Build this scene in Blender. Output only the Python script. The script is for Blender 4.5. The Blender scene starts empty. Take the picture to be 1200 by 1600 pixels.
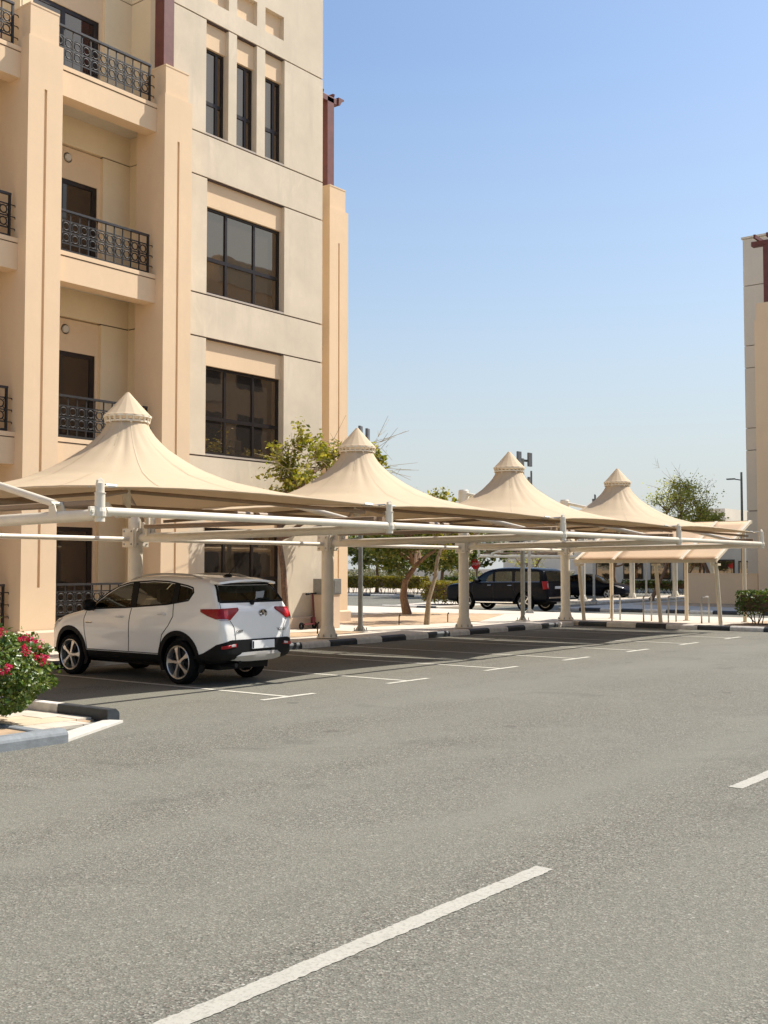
import bpy, bmesh, math, random
import numpy as np
from mathutils import Vector, Matrix
from mathutils.bvhtree import BVHTree
R_ = math.radians
S = bpy.context.scene
COL = S.collection
rnd = random.Random(7)

# ------------------------------------------------------------------ camera, sky, sun, exposure
# world axes: +x runs along the parking row (away), +y from the road to the building, metres
cam = bpy.data.cameras.new('camera'); co = bpy.data.objects.new('camera', cam); COL.objects.link(co)
cam.sensor_fit = 'VERTICAL'; cam.sensor_height = 32.0; cam.lens = 35.2
cam.clip_start = .1; cam.clip_end = 2500
co.location = (0, 0, 1.85)
co.rotation_euler = (R_(90 + 2.862), 0, R_(37.8 - 90))
S.camera = co
SUN_DIR = Vector((-.70, .38, -1.0)).normalized()      # the way the light travels
W = bpy.data.worlds.new('World'); S.world = W; W.use_nodes = True
wn = W.node_tree; bg = wn.nodes['Background']
sky = wn.nodes.new('ShaderNodeTexSky'); sky.sky_type = 'NISHITA'; sky.sun_disc = False
sky.sun_elevation = math.asin(-SUN_DIR.z); sky.sun_rotation = math.atan2(-SUN_DIR.x, -SUN_DIR.y)
sky.air_density = 1.2; sky.dust_density = 1.6; sky.ozone_density = 4.0; sky.altitude = 0
# desert haze: the same pale band all round the horizon, thinning out with elevation
wt = wn.nodes.new('ShaderNodeTexCoord'); wx = wn.nodes.new('ShaderNodeSeparateXYZ'); wr = wn.nodes.new('ShaderNodeValToRGB'); wm = wn.nodes.new('ShaderNodeMix')
wm.data_type = 'RGBA'; wn.links.new(wt.outputs['Generated'], wx.inputs[0]); wn.links.new(wx.outputs['Z'], wr.inputs[0])
while len(wr.color_ramp.elements) < 5: wr.color_ramp.elements.new(.5)
for e_, (p_, c_) in zip(wr.color_ramp.elements, ((0, .88), (.06, .80), (.14, .55), (.24, .24), (.42, 0))): e_.position = p_; e_.color = (c_, c_, c_, 1)
wn.links.new(wr.outputs[0], wm.inputs[0]); wn.links.new(sky.outputs[0], wm.inputs[6]); wm.inputs[7].default_value = (4.1, 4.3, 4.3, 1)
wn.links.new(wm.outputs[2], bg.inputs[0]); bg.inputs[1].default_value = 0.098
sl = bpy.data.lights.new('sun', 'SUN'); sl.energy = 4.1; sl.angle = R_(.5); sl.color = (1, .945, .86)
so = bpy.data.objects.new('sun', sl); COL.objects.link(so); so.location = (60, -30, 80)
so.rotation_euler = SUN_DIR.to_track_quat('-Z', 'Y').to_euler()
S.view_settings.view_transform = 'Standard'; S.view_settings.look = 'None'
S.view_settings.exposure = 0.75; S.view_settings.gamma = 1; S.view_settings.use_curve_mapping = False
try:
    S.cycles.max_bounces = 8; S.cycles.transparent_max_bounces = 16; S.cycles.use_denoising = True
except Exception: pass

# ------------------------------------------------------------------ materials
def new_mat(name):
    m = bpy.data.materials.new(name); m.use_nodes = True
    return m, m.node_tree, m.node_tree.nodes['Principled BSDF']
def nd(nt, t, **k):
    n = nt.nodes.new(t)
    for a, v in k.items(): setattr(n, a, v)
    return n
def noise(nt, scale, detail=4, rough=.55, vec=None, dist=0):
    n = nd(nt, 'ShaderNodeTexNoise'); n.inputs['Scale'].default_value = scale
    n.inputs['Detail'].default_value = detail; n.inputs['Roughness'].default_value = rough
    n.inputs['Distortion'].default_value = dist
    if vec is not None: nt.links.new(vec, n.inputs['Vector'])
    return n.outputs['Fac']
def ramp(nt, src, stops):
    r = nd(nt, 'ShaderNodeValToRGB'); e = r.color_ramp.elements
    while len(e) < len(stops): e.new(.5)
    for i, (p, c) in enumerate(stops):
        e[i].position = p; e[i].color = (c, c, c, 1) if isinstance(c, (int, float)) else (*c, 1)
    nt.links.new(src, r.inputs[0]); return r.outputs[0]
def mix(nt, fac, a, b, mode='MIX'):
    m = nd(nt, 'ShaderNodeMix', data_type='RGBA', blend_type=mode)
    for k, v in ((0, fac), (6, a), (7, b)):
        if hasattr(v, 'links') or hasattr(v, 'is_linked'): nt.links.new(v, m.inputs[k])
        elif k == 0: m.inputs[0].default_value = v
        else: m.inputs[k].default_value = (*v, 1)
    return m.outputs[2]
def bump(nt, p, src, strength=.3, dist=.01):
    b = nd(nt, 'ShaderNodeBump'); b.inputs['Strength'].default_value = strength; b.inputs['Distance'].default_value = dist
    nt.links.new(src, b.inputs['Height']); nt.links.new(b.outputs[0], p.inputs['Normal'])
def coord(nt, obj=True):
    t = nd(nt, 'ShaderNodeTexCoord')
    return t.outputs['Object' if obj else 'Generated']
def world_pos(nt): return nd(nt, 'ShaderNodeNewGeometry').outputs['Position']
def mapv(nt, vec, scale=(1, 1, 1), rot=(0, 0, 0)):
    m = nd(nt, 'ShaderNodeMapping'); m.inputs['Scale'].default_value = scale; m.inputs['Rotation'].default_value = rot
    nt.links.new(vec, m.inputs[0]); return m.outputs[0]

def plain(name, col, rough=.5, metal=0, var=.12, scale=6, bmp=0, bscale=60, coat=0, spec=.5):
    m, nt, p = new_mat(name)
    v = world_pos(nt)
    if var:
        f = noise(nt, scale, 5, .6, v)
        c = ramp(nt, f, [(.3, tuple(x*(1-var) for x in col)), (.7, tuple(min(1, x*(1+var)) for x in col))])
        nt.links.new(c, p.inputs['Base Color'])
    else: p.inputs['Base Color'].default_value = (*col, 1)
    p.inputs['Roughness'].default_value = rough; p.inputs['Metallic'].default_value = metal
    p.inputs['Coat Weight'].default_value = coat; p.inputs['Coat Roughness'].default_value = .04
    p.inputs['Specular IOR Level'].default_value = spec
    if bmp: bump(nt, p, noise(nt, bscale, 3, .6, v), bmp, .004)
    return m

def stucco(name, col, stain=.10, streak=.25):
    m, nt, p = new_mat(name); v = world_pos(nt)
    big = noise(nt, .55, 5, .65, v)
    fine = noise(nt, 9, 6, .7, v)
    stk = noise(nt, 1.0, 5, .65, mapv(nt, v, (2.6, 2.6, .33)))
    c = mix(nt, ramp(nt, big, [(.35, 0), (.68, 1)]), tuple(x*(1-stain) for x in col), tuple(min(1, x*(1+stain*.6)) for x in col))
    c = mix(nt, ramp(nt, fine, [(.3, 0), (.75, .5)]), c, tuple(x*.92 for x in col))
    c = mix(nt, ramp(nt, stk, [(.53, 0), (.72, streak)]), c, (col[0]*.80, col[1]*.80, col[2]*.82))
    lt = noise(nt, .8, 4, .7, mapv(nt, v, (1.3, 1.3, .6)), 1.0)
    c = mix(nt, ramp(nt, lt, [(.58, 0), (.72, streak*.9)]), c, tuple(min(.9, x*1.12+.03) for x in col))
    nt.links.new(c, p.inputs['Base Color']); p.inputs['Roughness'].default_value = .9
    p.inputs['Specular IOR Level'].default_value = .2
    bump(nt, p, noise(nt, 70, 4, .7, v), .25, .004)
    return m

M = {}
M['cream'] = stucco('cream_stucco', (.66, .565, .43), .13, .55)
M['peach'] = stucco('peach_stucco', (.74, .555, .365), .05, .12)
M['plinth'] = stucco('plinth_stucco', (.62, .47, .34), .08, .25)
M['inner'] = stucco('balcony_stucco', (.80, .66, .45), .05, .10)
M['ceil'] = plain('white_ceiling', (.66, .61, .52), .85, var=.04)
M['greywall'] = stucco('grey_stucco', (.68, .61, .50), .06, .2)
M['tanwall'] = stucco('tan_stucco', (.76, .575, .38), .05, .15)
M['white_wall'] = stucco('white_stucco', (.62, .57, .49), .06, .2)
M['joint'] = plain('joint_shadow_gap', (.075, .05, .045), .7, var=0)
M['sill'] = plain('sill_stone', (.42, .36, .30), .7, var=.06)
M['bronze'] = plain('bronze_frame', (.035, .027, .024), .35, .5, var=.1)
M['iron'] = plain('dark_iron', (.010, .0095, .010), .5, .05, var=.15, scale=12)
M['railtop'] = plain('grey_iron', (.055, .052, .052), .4, .5, var=.15, scale=12)
M['redwood'] = plain('red_brown_timber', (.125, .034, .028), .6, var=.22, scale=4)
M['steel'] = plain('cream_painted_steel', (.72, .655, .53), .38, 0, var=.06, scale=5, coat=.15)
M['shade_toned_steel'] = plain('steel_in_shade_tone', (.27, .19, .125), .5, 0, var=.12, scale=5)  # shade beneath the membrane is put into the frame's brown colour
M['beige_steel'] = plain('beige_painted_steel', (.66, .575, .43), .42, 0, var=.08, scale=5)
M['galv'] = plain('galvanised_steel', (.42, .42, .40), .42, .75, var=.18, scale=14)
M['pole'] = plain('grey_painted_pole', (.17, .18, .165), .45, .3, var=.15, scale=6)
M['lamp_grey'] = plain('grey_lamp_housing', (.12, .13, .14), .5, .1, var=.1)
M['black'] = plain('black_plastic', (.0055, .0055, .006), .6, 0, var=.1, scale=8, spec=.2)
M['rubber'] = plain('tyre_rubber', (.008, .008, .008), .9, 0, var=.25, scale=20, spec=.12)
M['alloy'] = plain('alloy', (.62, .60, .57), .28, .85, var=.04)
M['gloss_black'] = plain('gloss_black_alloy', (.005, .005, .0055), .35, 0, var=0, spec=.25)
M['chrome'] = plain('chrome', (.75, .74, .72), .12, 1, var=0)
M['silver'] = plain('silver_plastic', (.44, .42, .385), .4, .35, var=.04)
M['paint_white'] = plain('white_car_paint', (.88, .86, .81), .28, 0, var=.02, scale=2, coat=1)
M['paint_black'] = plain('black_car_paint', (.006, .007, .011), .22, 0, var=0, coat=.03, spec=.08)
M['paint_navy'] = plain('dark_blue_car_paint', (.006, .008, .015), .22, 0, var=0, coat=.03, spec=.08)
M['seam'] = plain('seam_gap', (.03, .028, .025), .8, var=0)
M['interior'] = plain('car_interior', (.035, .032, .03), .8, var=.15)
M['beige_int'] = plain('grey_seat_cloth', (.06, .055, .05), .85, var=.1)
M['red_lens'] = plain('red_lens', (.30, .004, .007), .3, 0, var=.3, scale=25, coat=.15, spec=.3)
M['red_bright'] = plain('bright_red_lens', (.62, .01, .012), .2, 0, var=0, coat=.3)
M['lens'] = plain('clear_lens', (.45, .45, .45), .1, .3, var=.2, scale=30, coat=1)
M['plate'] = plain('white_plate', (.78, .78, .76), .4, var=.02)
M['sign_red'] = plain('sign_red', (.55, .015, .02), .4, var=.05)
M['sign_white'] = plain('sign_white', (.8, .8, .78), .4, var=.02)
M['bark'] = plain('bark', (.19, .115, .07), .95, var=.4, scale=16, bmp=.8, bscale=30)
M['bark_pale'] = plain('pale_bark', (.27, .20, .12), .95, var=.35, scale=16, bmp=.7, bscale=30)
M['twig'] = plain('dry_twig', (.33, .26, .15), .95, var=.25, scale=10)
M['hedgestem'] = plain('hedge_stem', (.13, .085, .05), .95, var=.3, scale=20)
M['scooter_red'] = plain('dark_red_paint', (.10, .008, .015), .4, var=.1)
M['sheet_metal'] = plain('grey_sheet_metal', (.25, .245, .225), .45, .5, var=.12, scale=9)
M['brick_edge'] = plain('edging_stone', (.50, .44, .36), .9, var=.12, scale=12, bmp=.4)

def glass_win(name, refl):
    m, nt, p = new_mat(name); v = world_pos(nt)
    p.inputs['Base Color'].default_value = (.030, .025, .021, 1)
    p.inputs['Roughness'].default_value = .025; p.inputs['IOR'].default_value = 1.5
    p.inputs['Specular IOR Level'].default_value = .3
    g = nd(nt, 'ShaderNodeBsdfGlossy'); g.inputs['Color'].default_value = (1.0, .74, .47, 1); g.inputs['Roughness'].default_value = .02
    ms = nd(nt, 'ShaderNodeMixShader'); ms.inputs[0].default_value = refl
    b = nd(nt, 'ShaderNodeBump'); b.inputs['Strength'].default_value = .12; b.inputs['Distance'].default_value = .02
    nt.links.new(noise(nt, .9, 2, .5, v), b.inputs['Height'])
    nt.links.new(b.outputs[0], g.inputs['Normal']); nt.links.new(b.outputs[0], p.inputs['Normal'])
    nt.links.new(p.outputs[0], ms.inputs[1]); nt.links.new(g.outputs[0], ms.inputs[2])
    nt.links.new(ms.outputs[0], nt.nodes['Material Output'].inputs[0]); return m
M['winglass'] = glass_win('bronze_window_glass', .19); M['doorglass'] = glass_win('dark_door_glass', .05)
def glass_car(name, tint):
    m, nt, p = new_mat(name)
    t = nd(nt, 'ShaderNodeBsdfTransparent'); t.inputs[0].default_value = (*tint, 1)
    g = nd(nt, 'ShaderNodeBsdfGlossy'); g.inputs['Roughness'].default_value = .02; g.inputs['Color'].default_value = (.9, .95, .92, 1)
    fr = nd(nt, 'ShaderNodeFresnel'); fr.inputs[0].default_value = 1.55
    ms = nd(nt, 'ShaderNodeMixShader'); nt.links.new(fr.outputs[0], ms.inputs[0])
    nt.links.new(t.outputs[0], ms.inputs[1]); nt.links.new(g.outputs[0], ms.inputs[2])
    nt.links.new(ms.outputs[0], nt.nodes['Material Output'].inputs[0]); return m
M['carglass'] = glass_car('green_tinted_car_glass', (.40, .45, .36))
M['darkglass'] = glass_car('dark_tinted_car_glass', (.13, .155, .14))
M['privacy'] = glass_car('privacy_car_glass', (.07, .09, .09))

def asphalt():
    m, nt, p = new_mat('worn_asphalt'); v = world_pos(nt)
    big = noise(nt, .16, 5, .6, v); mid = noise(nt, 1.3, 5, .65, v)
    lane = noise(nt, .5, 3, .5, mapv(nt, v, (.10, 1.0, 1)))
    c = mix(nt, ramp(nt, big, [(.3, 0), (.7, 1)]), (.122, .120, .093), (.156, .153, .118))
    c = mix(nt, ramp(nt, lane, [(.35, 0), (.7, .55)]), c, (.145, .141, .119))
    c = mix(nt, ramp(nt, mid, [(.35, .35), (.65, 0)]), c, (.110, .107, .090))
    vo = nd(nt, 'ShaderNodeTexVoronoi'); vo.inputs['Scale'].default_value = 95; nt.links.new(v, vo.inputs['Vector'])
    sep = nd(nt, 'ShaderNodeSeparateColor'); nt.links.new(vo.outputs['Color'], sep.inputs[0])
    c = mix(nt, ramp(nt, sep.outputs[0], [(.0, .9), (.30, .35), (.5, 0)]), c, (.050, .046, .038))
    c = mix(nt, ramp(nt, sep.outputs[1], [(.60, 0), (.80, .42), (.97, .95)]), c, (.30, .287, .236))
    v2 = nd(nt, 'ShaderNodeTexVoronoi'); v2.inputs['Scale'].default_value = 26; nt.links.new(v, v2.inputs['Vector'])
    s2 = nd(nt, 'ShaderNodeSeparateColor'); nt.links.new(v2.outputs['Color'], s2.inputs[0])
    near = nd(nt, 'ShaderNodeMath', operation='LESS_THAN'); nt.links.new(v2.outputs['Distance'], near.inputs[0]); near.inputs[1].default_value = .22
    rare = nd(nt, 'ShaderNodeMath', operation='GREATER_THAN'); nt.links.new(s2.outputs[0], rare.inputs[0]); rare.inputs[1].default_value = .968
    mu = nd(nt, 'ShaderNodeMath', operation='MULTIPLY'); nt.links.new(near.outputs[0], mu.inputs[0]); nt.links.new(rare.outputs[0], mu.inputs[1])
    c = mix(nt, mu.outputs[0], c, (.42, .40, .35))
    c = mix(nt, ramp(nt, sep.outputs[2], [(.80, 0), (.86, .5)]), c, (.19, .145, .115))
    # worn wheel tracks along the lane, paler dusty patches, oil drips
    trk = noise(nt, 1.0, 3, .5, mapv(nt, v, (.035, .62, 1)), .3)
    c = mix(nt, ramp(nt, trk, [(.42, 0), (.60, .55)]), c, (.185, .180, .145))
    pt = noise(nt, .33, 6, .72, v, 1.2)
    c = mix(nt, ramp(nt, pt, [(.50, 0), (.64, .40)]), c, (.195, .188, .152))
    st_n = noise(nt, .8, 6, .7, v, .8)
    c = mix(nt, ramp(nt, st_n, [(.57, 0), (.72, .45)]), c, (.082, .077, .066))
    v3 = nd(nt, 'ShaderNodeTexVoronoi'); v3.inputs['Scale'].default_value = 1.6
    wob = nd(nt, 'ShaderNodeTexNoise'); wob.inputs['Scale'].default_value = 4; nt.links.new(v, wob.inputs['Vector'])
    nt.links.new(mix(nt, .12, v, wob.outputs['Color']), v3.inputs['Vector'])
    s3 = nd(nt, 'ShaderNodeSeparateColor'); nt.links.new(v3.outputs['Color'], s3.inputs[0])
    dr = nd(nt, 'ShaderNodeMath', operation='LESS_THAN'); nt.links.new(v3.outputs['Distance'], dr.inputs[0]); dr.inputs[1].default_value = .13
    dk = nd(nt, 'ShaderNodeMath', operation='GREATER_THAN'); nt.links.new(s3.outputs[1], dk.inputs[0]); dk.inputs[1].default_value = .90
    dm = nd(nt, 'ShaderNodeMath', operation='MULTIPLY'); nt.links.new(dr.outputs[0], dm.inputs[0]); nt.links.new(dk.outputs[0], dm.inputs[1])
    dq = nd(nt, 'ShaderNodeMath', operation='MULTIPLY'); nt.links.new(dm.outputs[0], dq.inputs[0]); dq.inputs[1].default_value = .4
    c = mix(nt, dq.outputs[0], c, (.06, .055, .05))
    nt.links.new(c, p.inputs['Base Color']); p.inputs['Roughness'].default_value = .88
    p.inputs['Specular IOR Level'].default_value = .25
    bump(nt, p, vo.outputs['Distance'], .55, .006)
    return m
M['asphalt'] = asphalt()
def paint_mark(name, k):
    m, nt, p = new_mat(name); v = world_pos(nt)
    f = noise(nt, 42, 5, .75, v); g = noise(nt, 5, 4, .6, v)
    c = mix(nt, ramp(nt, f, [(.50, 0), (.66, .8)]), (.405*k, .385*k, .325*k), (.215, .205, .165))
    c = mix(nt, ramp(nt, g, [(.4, 0), (.75, .4)]), c, (.315*k, .30*k, .25*k))
    nt.links.new(c, p.inputs['Base Color']); p.inputs['Roughness'].default_value = .8
    # cross-cracks in the thermoplastic and missing flakes that show the road
    sc_ = noise(nt, 6, 5, .7, mapv(nt, v, (5.0, .7, 1), (0, 0, .35)))
    c2 = mix(nt, ramp(nt, sc_, [(.60, 0), (.66, .55)]), c, (.16, .153, .125))
    nt.links.new(c2, p.inputs['Base Color'])
    bump(nt, p, f, .4, .004); return m
M['mark'] = paint_mark('worn_white_road_paint', 1.0); M['bay_mark'] = paint_mark('white_bay_paint', 1.45)
def pavers(name, col, bw, bh, mortar=(.40, .35, .28)):
    m, nt, p = new_mat(name); v = world_pos(nt)
    b = nd(nt, 'ShaderNodeTexBrick'); b.inputs['Scale'].default_value = 1; b.inputs['Brick Width'].default_value = bw
    b.inputs['Row Height'].default_value = bh; b.inputs['Mortar Size'].default_value = .006
    b.inputs['Color1'].default_value = (*col, 1); b.inputs['Color2'].default_value = (*(x*.86 for x in col), 1)
    b.inputs['Mortar'].default_value = (*mortar, 1); nt.links.new(v, b.inputs['Vector'])
    c = mix(nt, ramp(nt, noise(nt, 1.2, 5, .65, v), [(.35, .5), (.65, 0)]), b.outputs['Color'], tuple(x*.78 for x in col))
    nt.links.new(c, p.inputs['Base Color']); p.inputs['Roughness'].default_value = .9
    bump(nt, p, b.outputs['Fac'], -.3, .004); return m
M['paver'] = pavers('cream_pavers', (.64, .565, .465), .2, .1, (.5, .43, .34))
M['paver_grey'] = pavers('grey_pavers', (.56, .51, .43), .2, .1, (.44, .40, .33))
M['kerb_w'] = plain('white_kerb_paint', (.66, .62, .55), .75, var=.16, scale=7, bmp=.4, bscale=40)
M['kerb_k'] = plain('black_kerb_paint', (.030, .036, .042), .55, var=.35, scale=7, bmp=.4, bscale=40)
M['kerb_g'] = plain('grey_kerb_concrete', (.20, .215, .22), .8, var=.2, scale=9, bmp=.6, bscale=40)
M['concrete'] = plain('pale_concrete', (.54, .51, .45), .85, var=.12, scale=4, bmp=.3)
M['tile'] = plain('cream_paving_tile', (.55, .49, .40), .85, var=.12, scale=3.5, bmp=.3)
M['tile2'] = plain('sandy_paving_tile', (.58, .47, .33), .85, var=.12, scale=3.5, bmp=.3)
M['sand'] = plain('sandy_soil', (.44, .31, .19), .95, var=.3, scale=2.5, bmp=.9, bscale=12)
M['desert'] = plain('pale_desert_ground', (.50, .42, .32), .95, var=.15, scale=.2)

def fabric(name, col, trans=.22):
    m, nt, p = new_mat(name); v = world_pos(nt)
    f = noise(nt, .8, 4, .6, v); g = noise(nt, 260, 2, .5, v); st = noise(nt, 1.4, 5, .7, mapv(nt, v, (1.6, 1.6, .5)))
    c = mix(nt, ramp(nt, f, [(.3, 0), (.7, 1)]), tuple(x*.95 for x in col), col)
    c = mix(nt, ramp(nt, st, [(.55, 0), (.78, .22)]), c, tuple(x*.72 for x in col))
    nt.links.new(c, p.inputs['Base Color']); p.inputs['Roughness'].default_value = .7; p.inputs['Specular IOR Level'].default_value = .25
    bump(nt, p, g, .12, .002)
    t = nd(nt, 'ShaderNodeBsdfTranslucent'); nt.links.new(c, t.inputs[0])
    ms = nd(nt, 'ShaderNodeMixShader'); ms.inputs[0].default_value = trans
    nt.links.new(p.outputs[0], ms.inputs[1]); nt.links.new(t.outputs[0], ms.inputs[2])
    nt.links.new(ms.outputs[0], nt.nodes['Material Output'].inputs[0]); return m
M['fabric'] = fabric('cream_shade_fabric', (.68, .54, .365), .24)
M['fabric_tan'] = fabric('tan_shade_net', (.70, .51, .33), .22)
M['fabric_white'] = fabric('white_shade_fabric', (.72, .66, .56), .2)
M['seamtape'] = plain('fabric_seam', (.63, .49, .32), .7, var=.05)

def leaf(name, cols, trans=.35, rough=.45):
    m, nt, p = new_mat(name)
    g = nd(nt, 'ShaderNodeNewGeometry')
    c = ramp(nt, g.outputs['Random Per Island'], [(i/(len(cols)-1), k) for i, k in enumerate(cols)])
    nt.links.new(c, p.inputs['Base Color']); p.inputs['Roughness'].default_value = rough
    t = nd(nt, 'ShaderNodeBsdfTranslucent')
    nt.links.new(mix(nt, 1.0, c, (1.3, 1.25, .6), 'MULTIPLY'), t.inputs[0])
    ms = nd(nt, 'ShaderNodeMixShader'); ms.inputs[0].default_value = trans
    nt.links.new(p.outputs[0], ms.inputs[1]); nt.links.new(t.outputs[0], ms.inputs[2])
    nt.links.new(ms.outputs[0], nt.nodes['Material Output'].inputs[0]); return m
M['leaf_bush'] = leaf('bush_leaf', [(.045, .09, .014), (.075, .135, .02), (.13, .18, .03), (.20, .23, .055)], .25, .35)
M['leaf_tree'] = leaf('tree_leaf', [(.11, .14, .018), (.20, .205, .022), (.31, .28, .03), (.42, .38, .11)], .5)
M['leaf_dark'] = leaf('dark_tree_leaf', [(.045, .085, .014), (.08, .12, .02), (.13, .155, .025), (.20, .20, .05)], .4)
M['leaf_pale'] = leaf('feathery_leaf', [(.24, .28, .06), (.33, .36, .08), (.40, .41, .12), (.45, .44, .18)], .6)
M['leaf_hedge'] = leaf('hedge_leaf', [(.03, .07, .012), (.05, .10, .014), (.09, .14, .02), (.17, .19, .03)], .3)
M['leaf_yellow'] = leaf('yellow_hedge_leaf', [(.14, .13, .012), (.22, .18, .015), (.28, .22, .02), (.12, .14, .015)], .35)
M['leaf_grey'] = leaf('dry_shrub_leaf', [(.16, .16, .09), (.22, .21, .13), (.13, .14, .07)], .3)
M['petal'] = leaf('crimson_petal', [(.45, .008, .05), (.62, .015, .10), (.72, .03, .15), (.38, .006, .03)], .3)

# ------------------------------------------------------------------ mesh helpers
class MB:
    def __init__(s): s.v = []; s.f = []; s.m = []
    def add(s, vs, fs, mi=0):
        o = len(s.v); s.v += [tuple(x) for x in vs]; s.f += [tuple(i+o for i in f) for f in fs]; s.m += [mi]*len(fs)
    def box(s, x0, x1, y0, y1, z0, z1, mi=0):
        s.add([(x0,y0,z0),(x1,y0,z0),(x1,y1,z0),(x0,y1,z0),(x0,y0,z1),(x1,y0,z1),(x1,y1,z1),(x0,y1,z1)],
              [(0,3,2,1),(4,5,6,7),(0,1,5,4),(1,2,6,5),(2,3,7,6),(3,0,4,7)], mi)
    def tube(s, pts, r, n=10, mi=0, caps=True):
        pts = [Vector(p) for p in pts]; rs = r if isinstance(r, (list, tuple)) else [r]*len(pts)
        rings = []; up = None
        for i, p in enumerate(pts):
            d = (pts[min(i+1, len(pts)-1)] - pts[max(i-1, 0)]).normalized()
            if up is None:
                up = Vector((0, 0, 1)) if abs(d.z) < .9 else Vector((1, 0, 0))
            a = d.cross(up)
            if a.length < 1e-4: a = d.orthogonal()
            a.normalize(); b = a.cross(d).normalized(); up = b
            rings.append([p + (a*math.cos(t) + b*math.sin(t))*rs[i] for t in [2*math.pi*k/n for k in range(n)]])
        o = len(s.v)
        for rg in rings: s.v += [tuple(q) for q in rg]
        for i in range(len(rings)-1):
            for k in range(n):
                k2 = (k+1) % n
                s.f.append((o+i*n+k, o+i*n+k2, o+(i+1)*n+k2, o+(i+1)*n+k)); s.m.append(mi)
        if caps:
            s.f.append(tuple(o+k for k in range(n))[::-1]); s.m.append(mi)
            s.f.append(tuple(o+(len(rings)-1)*n+k for k in range(n))); s.m.append(mi)
    def lathe(s, prof, n=24, c=(0, 0, 0), axis='z', mi=0, a0=0, a1=2*math.pi, closed=False):
        o = len(s.v); full = abs(a1-a0-2*math.pi) < 1e-6; cols = n if full else n+1
        for k in range(cols):
            t = a0 + (a1-a0)*k/n
            for r, h in prof:
                u, w = r*math.cos(t), r*math.sin(t)
                q = (u, w, h) if axis == 'z' else ((u, h, w) if axis == 'y' else (h, u, w))
                s.v.append((q[0]+c[0], q[1]+c[1], q[2]+c[2]))
        m = len(prof)
        for k in range(n):
            k2 = (k+1) % cols
            for i in range(m if closed else m-1):
                j = (i+1) % m
                s.f.append((o+k*m+i, o+k2*m+i, o+k2*m+j, o+k*m+j)); s.m.append(mi)
    def prism(s, poly, ext, fn, mi=0):
        """poly 2D, extruded between ext[0], ext[1]; fn(u,v,w)->xyz"""
        n = len(poly)
        vs = [fn(u, v, ext[0]) for u, v in poly] + [fn(u, v, ext[1]) for u, v in poly]
        fs = [tuple(range(n))[::-1], tuple(range(n, 2*n))] + [(i, (i+1) % n, n+(i+1) % n, n+i) for i in range(n)]
        s.add(vs, fs, mi)
    def mesh(s, name, mats, smooth=False):
        me = bpy.data.meshes.new(name); me.from_pydata(s.v, [], s.f)
        for m in (mats if isinstance(mats, (list, tuple)) else [mats]): me.materials.append(m)
        if any(s.m): me.polygons.foreach_set('material_index', s.m)
        bm = bmesh.new(); bm.from_mesh(me); bmesh.ops.recalc_face_normals(bm, faces=bm.faces); bm.to_mesh(me); bm.free()
        if smooth: me.polygons.foreach_set('use_smooth', [True]*len(me.polygons))
        me.update(); return me
    def build(s, name, mats, parent=None, smooth=False, bevel=0, seg=2, loc=None):
        return link(name, s.mesh(name, mats, smooth), parent, bevel, seg, loc, smooth)
def link(name, me, parent=None, bevel=0, seg=2, loc=None, smooth=False):
    o = bpy.data.objects.new(name, me); COL.objects.link(o)
    if parent is not None: o.parent = parent
    if loc is not None: o.location = loc
    if bevel:
        b = o.modifiers.new('edge', 'BEVEL'); b.width = bevel; b.segments = seg; b.limit_method = 'ANGLE'; b.angle_limit = R_(35)
    if smooth:
        es = o.modifiers.new('split', 'EDGE_SPLIT'); es.split_angle = R_(38)
    return o
def tag(o, label=None, cat=None, group=None, kind=None):
    for k, v in (('label', label), ('category', cat), ('group', group), ('kind', kind)):
        if v: o[k] = v
    return o
def st_(o): o['kind'] = 'stuff'; return o
def thing(name, label, cat, loc=(0, 0, 0), rz=0, group=None):
    o = bpy.data.objects.new(name, None); COL.objects.link(o); o.empty_display_size = .2
    o.location = loc; o.rotation_euler = (0, 0, rz); return tag(o, label, cat, group)
def copy_tree(o, parent=None):
    c = o.copy(); COL.objects.link(c)
    if parent is not None: c.parent = parent
    for ch in list(o.children): copy_tree(ch, c)
    return c
def box1(name, dims, mat, parent=None, bevel=0):
    b = MB(); b.box(*dims); return b.build(name, mat, parent, bevel=bevel)
def sheet(name, poly, z, mat, thick=0, parent=None):
    b = MB(); n = len(poly)
    if thick:
        b.prism(poly, (z-thick, z), lambda u, v, w: (u, v, w))
    else: b.add([(x, y, z) for x, y in poly], [tuple(range(n))])
    return b.build(name, mat, parent)

# ------------------------------------------------------------------ ground, pavements, kerbs, markings
PZ = .13
def ground_sheet():
    sheet('ground', [(-900, -900), (900, -900), (900, 900), (-900, 900)], -.02, M['desert'])['kind'] = 'structure'
    g = sheet('road', [(-60, -9), (120, -9), (120, 62), (-60, 62)], 0, M['asphalt']); g['kind'] = 'structure'
ground_sheet()
def st(o): o['kind'] = 'structure'; return o
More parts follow.
